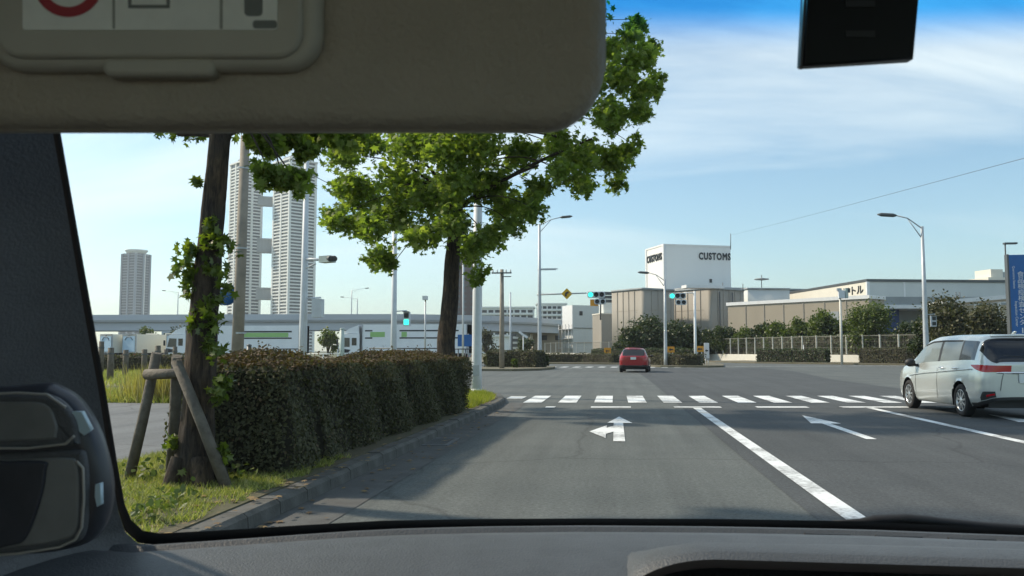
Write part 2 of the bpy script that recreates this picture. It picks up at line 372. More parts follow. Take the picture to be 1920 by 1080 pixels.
mark('arrow_marking', [(ax - .085, 12.45), (ax + .085, 12.45), (ax + .085, 15.6), (ax + .25, 15.6), (ax + .02, 17.1), (ax - .2, 15.6), (ax - .085, 15.6), (ax - .085, 15.0), (ax - .2, 14.6), (ax - .2, 15.1), (ax - .47, 13.9), (ax - .2, 12.9), (ax - .2, 13.55), (ax - .085, 13.9)])
# far crossings: thin stripes seen edge-on
for i in range(13):
    x = -6.4 + i * 1.0; mark('crosswalk_stripe', [(x, 67 + .1 * i), (x + .5, 67 + .1 * i), (x + .7, 70 + .1 * i), (x + .2, 70 + .1 * i)])
for i in range(0):
    x = 12.2 + i * 1.2; mark('crosswalk_stripe', [(x, 60 + .35 * i), (x + .6, 60 + .35 * i), (x + 1.4, 66.5 + .3 * i), (x + .8, 66.5 + .3 * i)])
mark('lane_line', [(9, 73), (31, 80), (31, 80.4), (9, 73.4)]); mark('lane_line', [(-4.4, 62), (-2.4, 62.4), (-2.4, 62.8), (-4.4, 62.4)])
# islands and verges across the junction
def island(name, poly, m='dirt', h=0.14): return sheet(name, poly, h, m, thick=h + .1)
island('island', [(-9.8, 55.2), (-6.5, 54.6), (-4.9, 57), (-4.3, 61), (-4.6, 66), (-9.4, 66)])
island('island', [(1.6, 72), (3.6, 69.0), (7.2, 68.0), (8.6, 70), (9.6, 78), (10, 92), (3, 92)])
island('verge_far_side', [(-60, 92), (-12, 88), (0.5, 82), (3, 95), (5, 128), (-14, 160), (-60, 170)], 'dirt')
island('verge_right_side', [(9.8, 104), (14.5, 92), (20, 86), (27, 79.5), (36, 73), (60, 58), (95, 40), (95, 110), (18, 110)], 'dirt')

# grass: uncountable blades
def blades(name, pts, h, w, m, lean=0.35):
    pts = np.asarray(pts); n = len(pts); a = RNG.uniform(0, 2 * np.pi, n)
    d = np.stack([np.cos(a), np.sin(a), np.zeros(n)], 1) * w; hh = h * RNG.uniform(.4, 1.25, n)
    tip = pts + np.stack([RNG.normal(size=n) * lean * hh, RNG.normal(size=n) * lean * hh, hh], 1)
    V = np.stack([pts - d, pts + d, tip], 1).reshape(-1, 3)
    me = bpy.data.meshes.new(name); me.vertices.add(3 * n); me.vertices.foreach_set('co', V.ravel().astype(np.float32))
    me.loops.add(3 * n); me.loops.foreach_set('vertex_index', np.arange(3 * n, dtype=np.int32)); me.polygons.add(n)
    me.polygons.foreach_set('loop_start', np.arange(0, 3 * n, 3, dtype=np.int32)); me.update(calc_edges=True); me.materials.append(m)
    o = bpy.data.objects.new(name, me); COL.objects.link(o); return kind(o, 'stuff')
def area_pts(n, x0, x1, y0, y1, z):
    return np.stack([RNG.uniform(x0, x1, n), RNG.uniform(y0, y1, n), np.full(n, z)], 1)
gm = leafmat('grass', (0.11, 0.15, 0.03), (0.38, 0.39, 0.11), 0.3, 0.6, extra=(0.8, (0.48, 0.42, 0.20)))
p = np.concatenate([area_pts(52000, -5.15, -2.86, 4.2, 9.2, .13), area_pts(5000, -5.15, -4.3, 9.2, 17, .13)])
clump = np.sin(p[:, 0] * 7 + np.sin(p[:, 1] * 5) * 2) * np.sin(p[:, 1] * 6 + 1) + RNG.normal(size=len(p)) * .6
edge = p[:, 0] < -2.92 + .05 * np.sin(p[:, 1] * 9)
blades('grass', p[(clump > -0.3) & edge], .062, .0045, gm, .7)['label'] = 'short yellow-green grass on the near verge beside the kerb'
p = area_pts(16000, -4.8, -2.9, 17.3, 24.6, .13); keep = (p[:, 0] < -2.9 - np.clip(p[:, 1] - 20.4, 0, 9) ** 1.5 * .12)
blades('grass', p[keep], .12, .008, leafmat('grass_lush', (0.16, 0.20, 0.02), (0.34, 0.33, 0.05), .35, .6), .4)['label'] = 'bright grass on the corner tip of the kerb past the hedge'
p = np.concatenate([area_pts(26000, -24, -5.3, 18, 22.4, .13), area_pts(26000, -36, -9, 27.3, 45, .11)])
blades('grass', p, .22, .014, gm, .5)['label'] = 'patchy grass field beyond the pavement at the left'
p = np.concatenate([RNG.normal(size=(900, 3)) * (.35, .35, 0) + (c[0], c[1], .13) for c in ((-8.9, 19.0), (-9.9, 19.4), (-8.1, 18.8), (-10.6, 18.9))])
blades('tall_grass', p, .75, .016, leafmat('grass_dry', (0.24, 0.21, 0.07), (0.42, 0.36, 0.16), .3, .7), .22)['label'] = 'tall dry grass tuft behind the wooden tree stakes'

fl = np.concatenate([area_pts(420, -5.1, -2.6, 4.2, 9.5, .15), area_pts(260, -3.1, -2.2, 5, 20, .02)]); fl[(fl[:, 0] > -2.86) & (fl[:, 0] < -2.62), 2] = .16
kind(leaves('fallen_leaves', fl, .06, leafmat('leaf_dead', (0.10, 0.06, 0.03), (0.26, 0.18, 0.08), .1, .8), None, STAR, 3.0, nz=.25), 'stuff', 'dead leaves scattered on the verge, kerb and gutter')
wp = np.concatenate([RNG.normal(size=(26, 3)) * (.07, .07, .05) + (RNG.uniform(-4.9, -3.0), RNG.uniform(4.6, 8.0), .2) for _ in range(16)]); wp[:, 2] = np.abs(wp[:, 2] - .14) + .14
kind(leaves('weeds', wp, .055, leafmat('leaf_weed', (0.05, 0.08, 0.02), (0.13, 0.17, 0.04), .3, .6), None, OVAL, .8), 'stuff', 'low broad-leaved weeds among the verge grass')
# ================================================================== TREES, HEDGES, SHRUBS
bark = mat('bark', (0.030, 0.024, 0.018), 0.95)
def bark_nodes(m):
    t = m.node_tree; b = t.nodes['Principled BSDF']; o = N(t, 'ShaderNodeTexCoord'); mp_ = N(t, 'ShaderNodeMapping'); mp_.inputs['Scale'].default_value = (1, 1, .16); L(t, o.outputs['Object'], mp_.inputs[0])
    v = N(t, 'ShaderNodeTexNoise'); v.inputs['Scale'].default_value = 34; v.inputs['Detail'].default_value = 8; v.inputs['Roughness'].default_value = .7; v.inputs['Distortion'].default_value = .6; L(t, mp_.outputs[0], v.inputs['Vector'])
    r = N(t, 'ShaderNodeValToRGB'); r.color_ramp.elements[0].position = .36; r.color_ramp.elements[1].position = .66; r.color_ramp.elements[0].color = (.014, .011, .009, 1); r.color_ramp.elements[1].color = (.082, .064, .046, 1); L(t, v.outputs['Fac'], r.inputs[0])
    n2 = N(t, 'ShaderNodeTexNoise'); n2.inputs['Scale'].default_value = 3.2; n2.inputs['Detail'].default_value = 5; L(t, o.outputs['Object'], n2.inputs['Vector'])
    r2 = N(t, 'ShaderNodeValToRGB'); r2.color_ramp.elements[0].position = .40; r2.color_ramp.elements[1].position = .72; r2.color_ramp.elements[0].color = (.8, .8, .85, 1); r2.color_ramp.elements[1].color = (1.7, 1.5, 1.2, 1); L(t, n2.outputs['Fac'], r2.inputs[0])
    x = N(t, 'ShaderNodeMixRGB', blend_type='MULTIPLY'); x.inputs['Fac'].default_value = 1; L(t, r.outputs[0], x.inputs['Color1']); L(t, r2.outputs[0], x.inputs['Color2']); L(t, x.outputs[0], b.inputs['Base Color'])
    bp = N(t, 'ShaderNodeBump'); bp.inputs['Strength'].default_value = 1.0; bp.inputs['Distance'].default_value = .03; L(t, v.outputs['Fac'], bp.inputs['Height']); L(t, bp.outputs[0], b.inputs['Normal'])
bark_nodes(bark)
def rough_trunk(b, pts, rad, n=30, per=9, amp=.09):
    """trunk with real furrows: the radius wanders round and along the stem"""
    P = [Vector(p) for p in pts]; C = []; Q = []
    for i in range(len(P) - 1):
        a, bq, c_, d = P[max(i - 1, 0)], P[i], P[i + 1], P[min(i + 2, len(P) - 1)]
        for k in range(per):
            t = k / per; C.append(.5 * ((2 * bq) + (c_ - a) * t + (2 * a - 5 * bq + 4 * c_ - d) * t * t + (3 * bq - a - 3 * c_ + d) * t ** 3)); Q.append(rad[i] + (rad[i + 1] - rad[i]) * t)
    C.append(P[-1]); Q.append(rad[-1]); ph = [random.uniform(0, 6.28) for _ in range(6)]; rows = []
    for i, (c_, r) in enumerate(zip(C, Q)):
        z = c_.z; row = []
        for k in range(n):
            a = 6.2832 * k / n; w = 1 + amp * (.5 * math.sin(5 * a + ph[0] + z * 1.3) + .35 * math.sin(11 * a + ph[1] - z * 2.1 + math.sin(z * 5)) + .3 * math.sin(3 * a + ph[2] + z * 2.7) + .25 * math.sin(z * 9 + ph[3] + 2 * a)) + random.uniform(-.012, .012)
            row.append(c_ + Vector((math.cos(a), math.sin(a), 0)) * r * w)
        rows.append(row)
    b.grid(rows, True, True); b.add(rows[-1], [tuple(range(n))])
mat('wood_grey', (0.15, 0.135, 0.11), 0.85, col2=(0.085, 0.075, 0.06), scale=9, bump=0.5, bscale=40)
lf = leafmat('leaf_tree', (0.100, 0.150, 0.034), (0.205, 0.265, 0.060), .55, .65, extra=(0.8, (0.27, 0.31, 0.08)))
lf_sprout = leafmat('leaf_sprout', (0.05, 0.085, 0.012), (0.15, 0.19, 0.03), .4, .45)  # leaf greens of the trunk sprouts
lf_hedge = leafmat('leaf_hedge', (0.050, 0.054, 0.030), (0.105, 0.104, 0.054), .18, .85, extra=(0.93, (0.14, 0.095, 0.06)))
lf_red = leafmat('leaf_hedge_top', (0.060, 0.046, 0.028), (0.115, 0.074, 0.046), .2, .85, extra=(.45, (0.085, 0.085, 0.040)))
lf_dark = leafmat('leaf_dark', (0.025, 0.040, 0.014), (0.065, 0.090, 0.024), .2, .5)
lf_mid = leafmat('leaf_mid', (0.05, 0.075, 0.018), (0.13, 0.165, 0.04), .3, .5)
lf_olive = leafmat('leaf_olive', (0.040, 0.044, 0.018), (0.10, 0.098, 0.04), .2, .6)
mat('hedge_core', (0.035, 0.032, 0.020), 0.95)
def limb(b, p0, p1, r0, r1, sag=0.15, n=7, sides=7):
    p0, p1 = Vector(p0), Vector(p1); d = p1 - p0; side = Vector((random.uniform(-.6, .6), random.uniform(-.6, .6), random.uniform(.7, 1.5))) * d.length * sag
    pts = []; rr = []
    for i in range(n):
        t = i / (n - 1); pts.append(p0 + d * t + side * math.sin(t * math.pi) * .6); rr.append(r0 + (r1 - r0) * t ** .8)
    b.tube(pts, rr, sides)
    return pts
# --- street tree 1: trunk with sprouts, crown mostly above the visor
def tree_near():
    base = G(366, 908, .13); t = thing('street_tree', 'street tree with leafy sprouts all up its dark trunk beside the wooden stakes', 'tree', base)
    b = MB(); path = [(0, 0, -.1), (.0, 0, .12), (.01, 0, .6), (.03, 0, 1.3), (.06, .0, 1.9), (.10, 0, 2.5), (.145, 0, 3.05), (.20, 0, 3.6)]
    rr = [.23, .168, .14, .126, .113, .10, .089, .084]
    rough_trunk(b, path, rr)
    for a in range(5):
        q = a * 1.26 + .3; b.tube([(.15 * math.cos(q), .15 * math.sin(q), .24), (.25 * math.cos(q), .25 * math.sin(q), -.02), (.36 * math.cos(q), .36 * math.sin(q), -.12)], [.075, .06, .03], 7)
    top = Vector((.24, 0, 3.45)); cl = []
    Y0 = base.y
    def loc(x, y, Y): return W(x, y, Y) - base
    targets = [(-.9, .2, 4.3), (1.0, .3, 5.0), (.3, -.8, 5.6), (-.3, .9, 5.4), (.6, .8, 5.8), (-1.2, -.4, 5.2), (1.6, -.2, 4.3), (.2, .1, 6.4), (1.3, .9, 4.1), (-1.7, .3, 4.9), (.9, -1.1, 4.6)]
    for q in targets:
        pts = limb(b, top + Vector((0, 0, random.uniform(-.35, .15))), q, .06, .016); cl.append((q, .72))
        for f in (.55, .8):
            e = pts[int(f * 6)] + Vector((random.uniform(-.7, .7), random.uniform(-.7, .7), random.uniform(-.1, .6))); limb(b, pts[int(f * 6)], e, .02, .008, n=4, sides=5); cl.append((e, .5))
    low = []
    for (x, y, Y, r) in [(500, 268, 7.4, .15), (545, 250, 7.8, .24), (600, 255, 8.2, .26), (640, 245, 8.0, .24), (505, 322, 7.2, .15), (530, 338, 7.3, .15), (555, 340, 7.3, .13), (480, 250, 7.5, .2), (575, 285, 7.8, .13), (520, 225, 7.6, .25), (455, 220, 7.7, .2), (350, 225, 7.6, .25)]:
        q = loc(x, y, Y); low.append((q, r)); limb(b, top + Vector((0, 0, -.1)), q, .02, .006, n=6, sides=5, sag=.25)
    limb(b, top + Vector((-.02, 0, -.35)), loc(335, 250, 7.5), .045, .03, sag=.05); limb(b, top + Vector((0, 0, -.3)), loc(470, 240, 7.5), .045, .02, sag=.05)
    tr = b.build('trunk', bark, t)
    P = np.concatenate([blob(q, r, 380 if r > .6 else 220, 14) for q, r in cl] + [blob(q, r, int(1500 * r + 40), 9, .2) for q, r in low])
    leaves('crown', P, .082, lf, t, STAR, .7)
    sp = []
    for (x, y, r, n) in [(362, 470, .09, 22), (352, 505, .09, 24), (360, 540, .09, 22), (405, 440, .10, 30), (425, 465, .09, 26), (398, 425, .06, 12), (420, 520, .07, 16), (415, 560, .06, 12), (385, 570, .08, 16), (405, 590, .08, 16), (395, 625, .08, 16), (412, 660, .07, 12), (372, 340, .03, 5), (430, 545, .05, 8), (365, 610, .05, 8), (390, 645, .06, 10), (322, 835, .06, 14), (422, 845, .07, 16), (350, 898, .10, 26), (345, 905, .07, 14), (415, 735, .09, 22), (425, 720, .08, 16), (395, 500, .05, 6)]:
        leaves('sprout', blob(W(x - 4, y, Y0 - .12) - base, (r * 1.15, r * 1.15, r * 1.2), int(n * 2.0), 7, .32), .078, lf_sprout, t, STAR, .3)
tree_near()
def tree_second():
    Yt = 18.5; base = Vector((PX(843, Yt), Yt, .13)); t = thing('street_tree', 'large broad-leaved street tree rising from the far end of the dark hedge', 'tree', base)
    def loc(x, y, Y): return W(x, y, Y) - base
    b = MB(); pts = [loc(x, y, Yt) for x, y in ((838, 790), (838, 700), (836, 640), (842, 590), (846, 540), (848, 490), (852, 440), (858, 390), (864, 330), (872, 250), (890, 150))]
    pts[0].z = -.1
    rough_trunk(b, pts, [.24, .21, .195, .185, .175, .165, .14, .12, .10, .08, .05], 24, 5, .07)
    forks = {1: pts[6], 2: pts[7], 3: pts[7], 4: pts[8], 5: pts[9]}
    B = [  # px, py, radius m, depth offset range, fork
        (652, 352, .42, 3), (640, 408, .40, 2), (690, 425, .48, 2), (715, 480, .36, 1), (735, 500, .22, 1), (690, 360, .5, 3), (745, 330, .55, 3), (740, 400, .55, 2), (790, 440, .42, 2), (800, 370, .6, 3),
        (840, 420, .5, 2), (860, 350, .6, 4), (920, 340, .6, 4), (880, 470, .42, 1), (900, 515, .26, 1), (915, 450, .40, 2), (965, 425, .30, 2), (950, 385, .48, 3), (1000, 390, .34, 3), (1010, 350, .34, 4),
        (640, 290, .42, 3), (690, 270, .5, 4), (760, 265, .55, 4), (830, 270, .6, 5), (900, 270, .55, 5), (970, 290, .5, 4), (1040, 270, .45, 5), (1100, 290, .48, 5), (1090, 345, .32, 4), (1150, 300, .42, 5), (1160, 345, .30, 5), (1185, 270, .28, 5), (1060, 320, .36, 4),
        (1140, 215, .42, 5), (1185, 200, .34, 5), (1215, 170, .34, 5), (1170, 140, .42, 5), (1205, 110, .38, 5), (1190, 65, .34, 5), (1235, 150, .22, 5), (1150, 90, .36, 5), (1200, 215, .24, 5), (1110, 150, .5, 5), (1222, 90, .2, 5), (1192, 36, .16, 5),
        (700, 170, .6, 5), (780, 120, .7, 5), (860, 60, .75, 5), (940, 20, .75, 5), (1020, 60, .7, 5), (1070, 100, .55, 5), (840, 180, .7, 5), (950, 170, .7, 5), (1050, 190, .6, 5), (900, -60, .7, 5), (1000, -40, .65, 5), (1100, 20, .5, 5), (740, 60, .5, 5), (610, 250, .3, 4)]
    cl = []
    for i, (x, y, r, fk) in enumerate(B):
        for rep in range(3 if r > .3 else 1):
            Y = Yt + RNG.uniform(-2.3, 2.3) if rep or r > .3 else Yt + RNG.uniform(-1, 1)
            q = loc(x + RNG.uniform(-10, 10) * rep, y + RNG.uniform(-10, 10) * rep, Y); cl.append((q, r * (1 if rep == 0 else .85)))
            if rep == 0: limb(b, forks[fk], q, .04 if r > .4 else .022, .006, n=8, sides=6, sag=.2)
    for x, y in ((722, 330), (790, 300), (1010, 310), (1110, 260), (760, 360), (690, 400)):
        limb(b, forks[2], loc(x, y, Yt - .6), .07, .02, n=9, sides=7, sag=.08)
    b.build('trunk', bark, t)
    P = np.concatenate([blob(q, (r, r, r * .85), int(1500 * r * r + 220 * r + 40), max(8, int(44 * r)), .2) for q, r in cl])
    leaves('crown', P[RNG.uniform(size=len(P)) < .66], .128, lf, t, STAR, .9)
tree_second()
# --- wooden stakes round tree 1
def stakes():
    a = G(240, 905, .13); t = thing('tree_stakes', 'weathered wooden tree stakes with a cross bar around the leafy trunk', 'tree support', a)
    def l(p): return p - a
    def pole(n, p0, p1, r=.047): MB().tube([l(p0), l(p0.lerp(p1, .5)) + Vector((.008, 0, 0)), l(p1)], [r * 1.05, r, r * .95], 12).build(n, 'wood_grey', t)
    Y = 7.45
    pole('stake', W(238, 915, Y), W(294, 662, Y - .1)); pole('stake', W(426, 918, Y - .42), W(330, 676, Y - .42)); pole('stake', W(320, 900, Y + .3), W(332, 668, Y - .1), .05)
    pole('cross_bar', W(274, 702, Y - .18), W(352, 700, Y - .3), .045)
stakes()
def hedge(name, label, path, width, h, n, size, lmat, topmat=None, group=None, z0=.1, wob=.06, core='hedge_core'):
    """path: centre line; box-clipped hedge as a core with leaf cover on all faces"""
    P = [Vector((p[0], p[1], 0)) for p in path]; base = P[0].copy(); base.z = z0
    t = thing(name, label, 'hedge', base, 0, group)
    rows = []; secs = []; ln = 0
    for i, p in enumerate(P):
        d = (P[min(i + 1, len(P) - 1)] - P[max(i - 1, 0)]).normalized(); s = Vector((d.y, -d.x, 0)); secs.append((p - base + Vector((0, 0, z0)), s, d))
    c = MB(); rows = []
    for k, (p, s, d) in enumerate(secs):
        w = width / 2 - .06; hh = h - .06; e = d * (.06 if k == 0 else (-.06 if k == len(secs) - 1 else 0))
        rows.append([p + e + s * w, p + e + s * w * .98 + Vector((0, 0, hh * .9)), p + e + s * w * .8 + Vector((0, 0, hh)), p + e - s * w * .8 + Vector((0, 0, hh)), p + e - s * w * .98 + Vector((0, 0, hh * .9)), p + e - s * w])
    for r in rows:
        for q in r: q.z -= 0.0
    c.grid(rows, False); c.add(rows[0], [(0, 1, 2, 3, 4, 5)]); c.add(rows[-1], [(5, 4, 3, 2, 1, 0)])
    c.build('core', core, t)
    L_ = [(secs[i + 1][0] - secs[i][0]).length for i in range(len(secs) - 1)]; tot = sum(L_)
    pts = []; nrm = []; tops = []
    per = tot * (2 * h + width) + 2 * width * h
    for i, l in enumerate(L_):
        a, s, d = secs[i]; bq = secs[i + 1][0]
        m = int(n * l * h / per)
        for sg in (1, -1):
            u = RNG.uniform(0, 1, m); z = RNG.uniform(0, 1, m) ** .9 * h
            off = width / 2 + RNG.normal(size=m) * .022 + wob * np.sin(u * l * 3.1 + z * 4 + i) * .5 - (z / h > .93) * .04
            q = np.array(a)[None] + (np.array(bq - a))[None] * u[:, None] + np.array(s)[None] * (sg * off)[:, None]; q[:, 2] = z + a.z; pts.append(q); nrm.append(np.repeat(np.array([s * sg]), m, 0))
        m = int(n * l * width / per); u = RNG.uniform(0, 1, m); v = RNG.uniform(-.5, .5, m) * width
        q = np.array(a)[None] + (np.array(bq - a))[None] * u[:, None] + np.array(s)[None] * v[:, None]
        q[:, 2] = a.z + h + RNG.normal(size=m) * .02 + wob * np.sin(u * l * 2.2 + i * 1.7) * np.cos(v * 3)
        (tops if topmat else pts).append(q); 
        if not topmat: nrm.append(np.repeat([[0, 0, 1.]], m, 0))
    for (p, s, d), sg in ((secs[0], -1), (secs[-1], 1)):
        m = int(n * width * h / per); v = RNG.uniform(-.5, .5, m) * width; z = RNG.uniform(0, 1, m) * h
        q = np.array(p)[None] + np.array(s)[None] * v[:, None] + np.array(d)[None] * (sg * RNG.normal(size=m) * .03)[:, None]; q[:, 2] = z + p.z; pts.append(q); nrm.append(np.repeat(np.array([d * sg]), m, 0))
    leaves('foliage', np.concatenate(pts), size, lmat, t, OVAL, .25, normals=np.concatenate(nrm), nz=.6)
    if topmat:
        T = np.concatenate(tops); sh = []
        for i_ in RNG.integers(0, len(T), 70):
            hh_ = RNG.uniform(.05, .16); kk = RNG.uniform(0, 1, 9); sh.append(T[i_] + np.stack([RNG.normal(size=9) * .02, RNG.normal(size=9) * .02, kk * hh_], 1))
        leaves('top_growth', np.concatenate([T] + sh), size, topmat, t, OVAL, .9, nz=.6)
    return t
hedge('hedge', 'dark clipped hedge with reddish top along the near kerb', [(-3.62, 7.75), (-3.62, 8.7), (-3.62, 10.5), (-3.60, 12.5), (-3.56, 14.8), (-3.50, 17.1)], 1.12, 1.06, 105000, .036, lf_hedge, lf_red, wob=.13)
def foliage(name, label, cat, base, rx, ry, h, n, size, m, group=None, trunk=.0, shape=OVAL, nb=14, lift=.3):
    """a shrub or small tree: stem(s) and a crown of clumps"""
    t = thing(name, label, cat, base, 0, group); b = MB(); cl = []
    z0 = trunk
    for i in range(nb):
        a = RNG.uniform(0, 6.283); q = RNG.uniform(0, 1) ** .5; zz = z0 + (h - z0) * (lift + (1 - lift) * RNG.uniform(0, 1))
        k = math.sqrt(max(.05, 1 - ((zz - z0) / (h - z0)) ** 2)) if zz > z0 + .5 * (h - z0) else 1
        c = Vector((math.cos(a) * q * rx * .8 * k, math.sin(a) * q * ry * .8 * k, zz - .12 * (h - z0))); r = min(rx, ry, h - z0) * RNG.uniform(.34, .55); cl.append((c, r))
        limb(b, (RNG.uniform(-.06, .06), RNG.uniform(-.06, .06), max(-.05, z0 * .8)), c, .035 * h / 2, .01, n=4, sides=5)
    if trunk: b.tube([(0, 0, -.1), (0.03, 0, trunk * .6), (0, 0, trunk + .3)], [.06 * h / 2.5, .05 * h / 2.5, .035 * h / 2.5], 8)
    b.build('trunk' if trunk else 'stem', bark, t)
    P = np.concatenate([blob(c, r, n // nb, 12, .28) for c, r in cl]); P[:, 2] = np.maximum(P[:, 2], .03)
    leaves('crown' if trunk else 'foliage', P, size, m, t, shape, .6); return t

# ================================================================== BUILDINGS
mat('glass_far', (0.06, 0.075, 0.085), 0.3); mat('concrete_pale', (0.50, 0.51, 0.50), 0.8, var=.08, scale=.2)
facade('tower_white', (0.82, 0.83, 0.80), amt=.12); facade('customs_white', (0.84, 0.84, 0.82), (0.85, 0.85, 0.85), .25)
facade('tan_wall', (0.335, 0.31, 0.265), (0.62, 0.62, 0.62), .5, sx=.35, sz=.03); facade('tan_low', (0.37, 0.325, 0.255), (0.7, 0.7, 0.7), .4, sx=.3, sz=.04)
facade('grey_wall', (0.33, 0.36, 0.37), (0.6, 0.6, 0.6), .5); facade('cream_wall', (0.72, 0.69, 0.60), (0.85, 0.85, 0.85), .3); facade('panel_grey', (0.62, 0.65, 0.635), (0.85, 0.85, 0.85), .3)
facade('viaduct', (0.52, 0.56, 0.60), (0.6, 0.6, 0.6), .45, sx=.05, sz=.3); facade('brown_brick', (0.085, 0.055, 0.055), (0.7, 0.7, 0.7), .3)
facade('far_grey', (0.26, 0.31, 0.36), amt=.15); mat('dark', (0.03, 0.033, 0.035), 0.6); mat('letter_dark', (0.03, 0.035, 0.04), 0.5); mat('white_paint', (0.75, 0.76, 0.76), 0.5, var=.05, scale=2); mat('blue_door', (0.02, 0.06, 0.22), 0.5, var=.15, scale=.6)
mat('galv', (0.46, 0.49, 0.51), 0.5, metal=.35, var=.1, scale=3); mat('pole_white', (0.62, 0.66, 0.69), 0.55, var=.07, scale=4); mat('pole_green', (0.42, 0.50, 0.47), .55, var=.08, scale=4)
mat('steel_dark', (0.10, 0.11, 0.115), 0.5, metal=.3); mat('conc_pole', (0.33, 0.29, 0.235), 0.85, col2=(0.23, 0.205, 0.17), scale=2.5, bump=.2, bscale=30)
mat('lens_dark', (0.015, 0.018, 0.02), 0.3); mat('lens_green', (0.02, 0.5, 0.36), 0.3, emit=(0.03, 0.85, 0.60, 1.3)); mat('sign_yellow', (0.72, 0.42, 0.02), 0.5); mat('sign_blue', (0.015, 0.12, 0.36), 0.45, var=.08, scale=3)
mat('sign_orange', (0.75, 0.33, 0.03), 0.55); mat('sign_white', (0.75, 0.77, 0.77), 0.5); mat('lamp_glass', (0.55, 0.57, 0.55), .3)

def tower(name, label, corner, rz, a, b, z1, pitch, out=.9, band=1.2, wall='tower_white', core='glass_far', z0=0, roof=True):
    t = thing(name, label, 'tower', corner, rz); MB().bx(0, a, 0, b, z0, z1).build('core', core, t)
    src = None; n = int((z1 - z0) / pitch)
    bw = MB().bx(-out, a + out, -out, b + out, -band / 2, band / 2)
    for i in range(n):
        z = z0 + (i + .5) * pitch
        if src is None: src = bw.build('balcony', wall, t, (0, 0, z))
        else: inst(src, t, (0, 0, z))
    for x, y in ((-.1, -.1), (a + .1, -.1), (-.1, b + .1), (a * .52, -.15), (-.15, b * .5)): MB().bx(x - 1.0, x + 1.0, y - 1.0, y + 1.0, z0, z1 - .4).build('column', wall, t)
    if roof:
        MB().bx(-1.6, a + 1.6, -1.6, b + 1.6, z1 + .02, z1 + 1.5).build('roof_slab', wall, t); MB().bx(a * .2, a * .8, b * .2, b * .8, z1 + 1.5, z1 + 5.5).build('plant_room', 'grey_wall', t)
    return t
c = W(538, 658, 700); tt = tower('apartment_tower', 'tall pale residential tower with sky bridges on its left side, right-hand twin', (c.x, 700, 0), R(52), 25, 26, PZ(299, 700, 540), 2.85)
for y0, y1 in ((366, 380), (446, 470), (540, 560)):
    z0, z1 = PZ(y1, 705, 500), PZ(y0, 705, 500); o = MB().bx(-8, 8, -4, 4, z0, z1).bx(-8, 8, -4.6, 4.6, z1 + .01, z1 + 1.4).build('sky_bridge', 'grey_wall', tt); q = tt.matrix_basis.inverted() @ W(495, 658, 722); o.location = (q.x, q.y, 0); o.rotation_euler = (0, 0, -R(52) + R(22))
c = W(446, 658, 735); tower('apartment_tower', 'tall pale residential tower behind the wooden utility pole, left-hand twin', (c.x, 735, 0), R(50), 19.5, 22, PZ(304, 735, 450), 2.95)
c = W(249, 658, 900); tf = tower('apartment_tower', 'lone slim grey residential tower far away above the elevated road at left', (c.x, 900, 0), R(74), 20.5, 20.5, PZ(474, 900, 250), 3.1, out=.5, band=.9, wall='far_grey', core='glass_far', roof=False)
zt = PZ(474, 900, 250); MB().bx(-.9, 1.1, -1.0, 1.0, 0, zt + .5).bx(12, 13.4, -.9, .5, 0, zt).build('white_fin', 'tower_white', tf); MB().lathe([(zt - .2, 9), (zt + 1, 10.5), (zt + 3.5, 12.5), (zt + 4.4, 12.5), (zt + 4.5, .1)], 'Z', 24, (10, 10, 0)).build('roof_crown', 'tower_white', tf)
# brown block behind tree 2
c = W(872, 658, 480); tb = thing('brick_tower', 'dark brown tower block behind the second tree trunk', 'building', (c.x, 480, 0), R(10)); zt = PZ(478, 480, 880)
MB().bx(-5, 9.6, 0, 14, 0, zt).build('wall', 'brown_brick', tb)
src = None
for i in range(17):
    for j in range(4):
        q = (-3.6 + j * 3.6, -.12, 4 + i * 3.1)
        if q[2] > zt - 2: continue
        src = inst(src, tb, q) if src else MB().bx(-.7, .7, -.1, .3, 0, 1.3).build('window', 'glass_far', tb, q)
# long apartment block
def slab_block(label, x0, x1, ytop, Y, nb, rz, pitch=2.85):
    a = W(x0, 658, Y); b = W(x1, 658, Y); w = (b.x - a.x) / math.cos(rz); z1 = PZ(ytop, Y, x0)
    t = thing('apartment_block', label, 'building', (a.x, Y, 0), rz); MB().bx(0, w, 0, 12, 0, z1).build('wall', 'tower_white', t); src = s2 = None
    n = int(z1 / pitch)
    for i in range(n):
        z = z1 - 1.0 - (i + 1) * pitch + .6
        if z < 8: break
        for j in range(nb):
            p = w / nb; src = inst(src, t, (p * (j + .5), 0, z)) if src else MB().bx(-p * .36, p * .36, -.25, .2, .9, 2.3).build('window', 'dark', t, (p * (j + .5), 0, z))
        s2 = inst(s2, t, (0, 0, z)) if s2 else MB().bx(-.2, w + .2, -1.3, -.02, -.2, .85).build('balcony', 'tower_white', t, (0, 0, z))
    MB().bx(-.5, w + .5, -.6, 12.5, z1 + .02, z1 + .8).build('roof_slab', 'tower_white', t)
slab_block('long pale apartment block with rows of balconies seen over the elevated road end', 902, 1000, 578, 440, 8, R(3)); slab_block('grey apartment block just left of the scaffolded white building', 1008, 1062, 571, 470, 6, R(8))

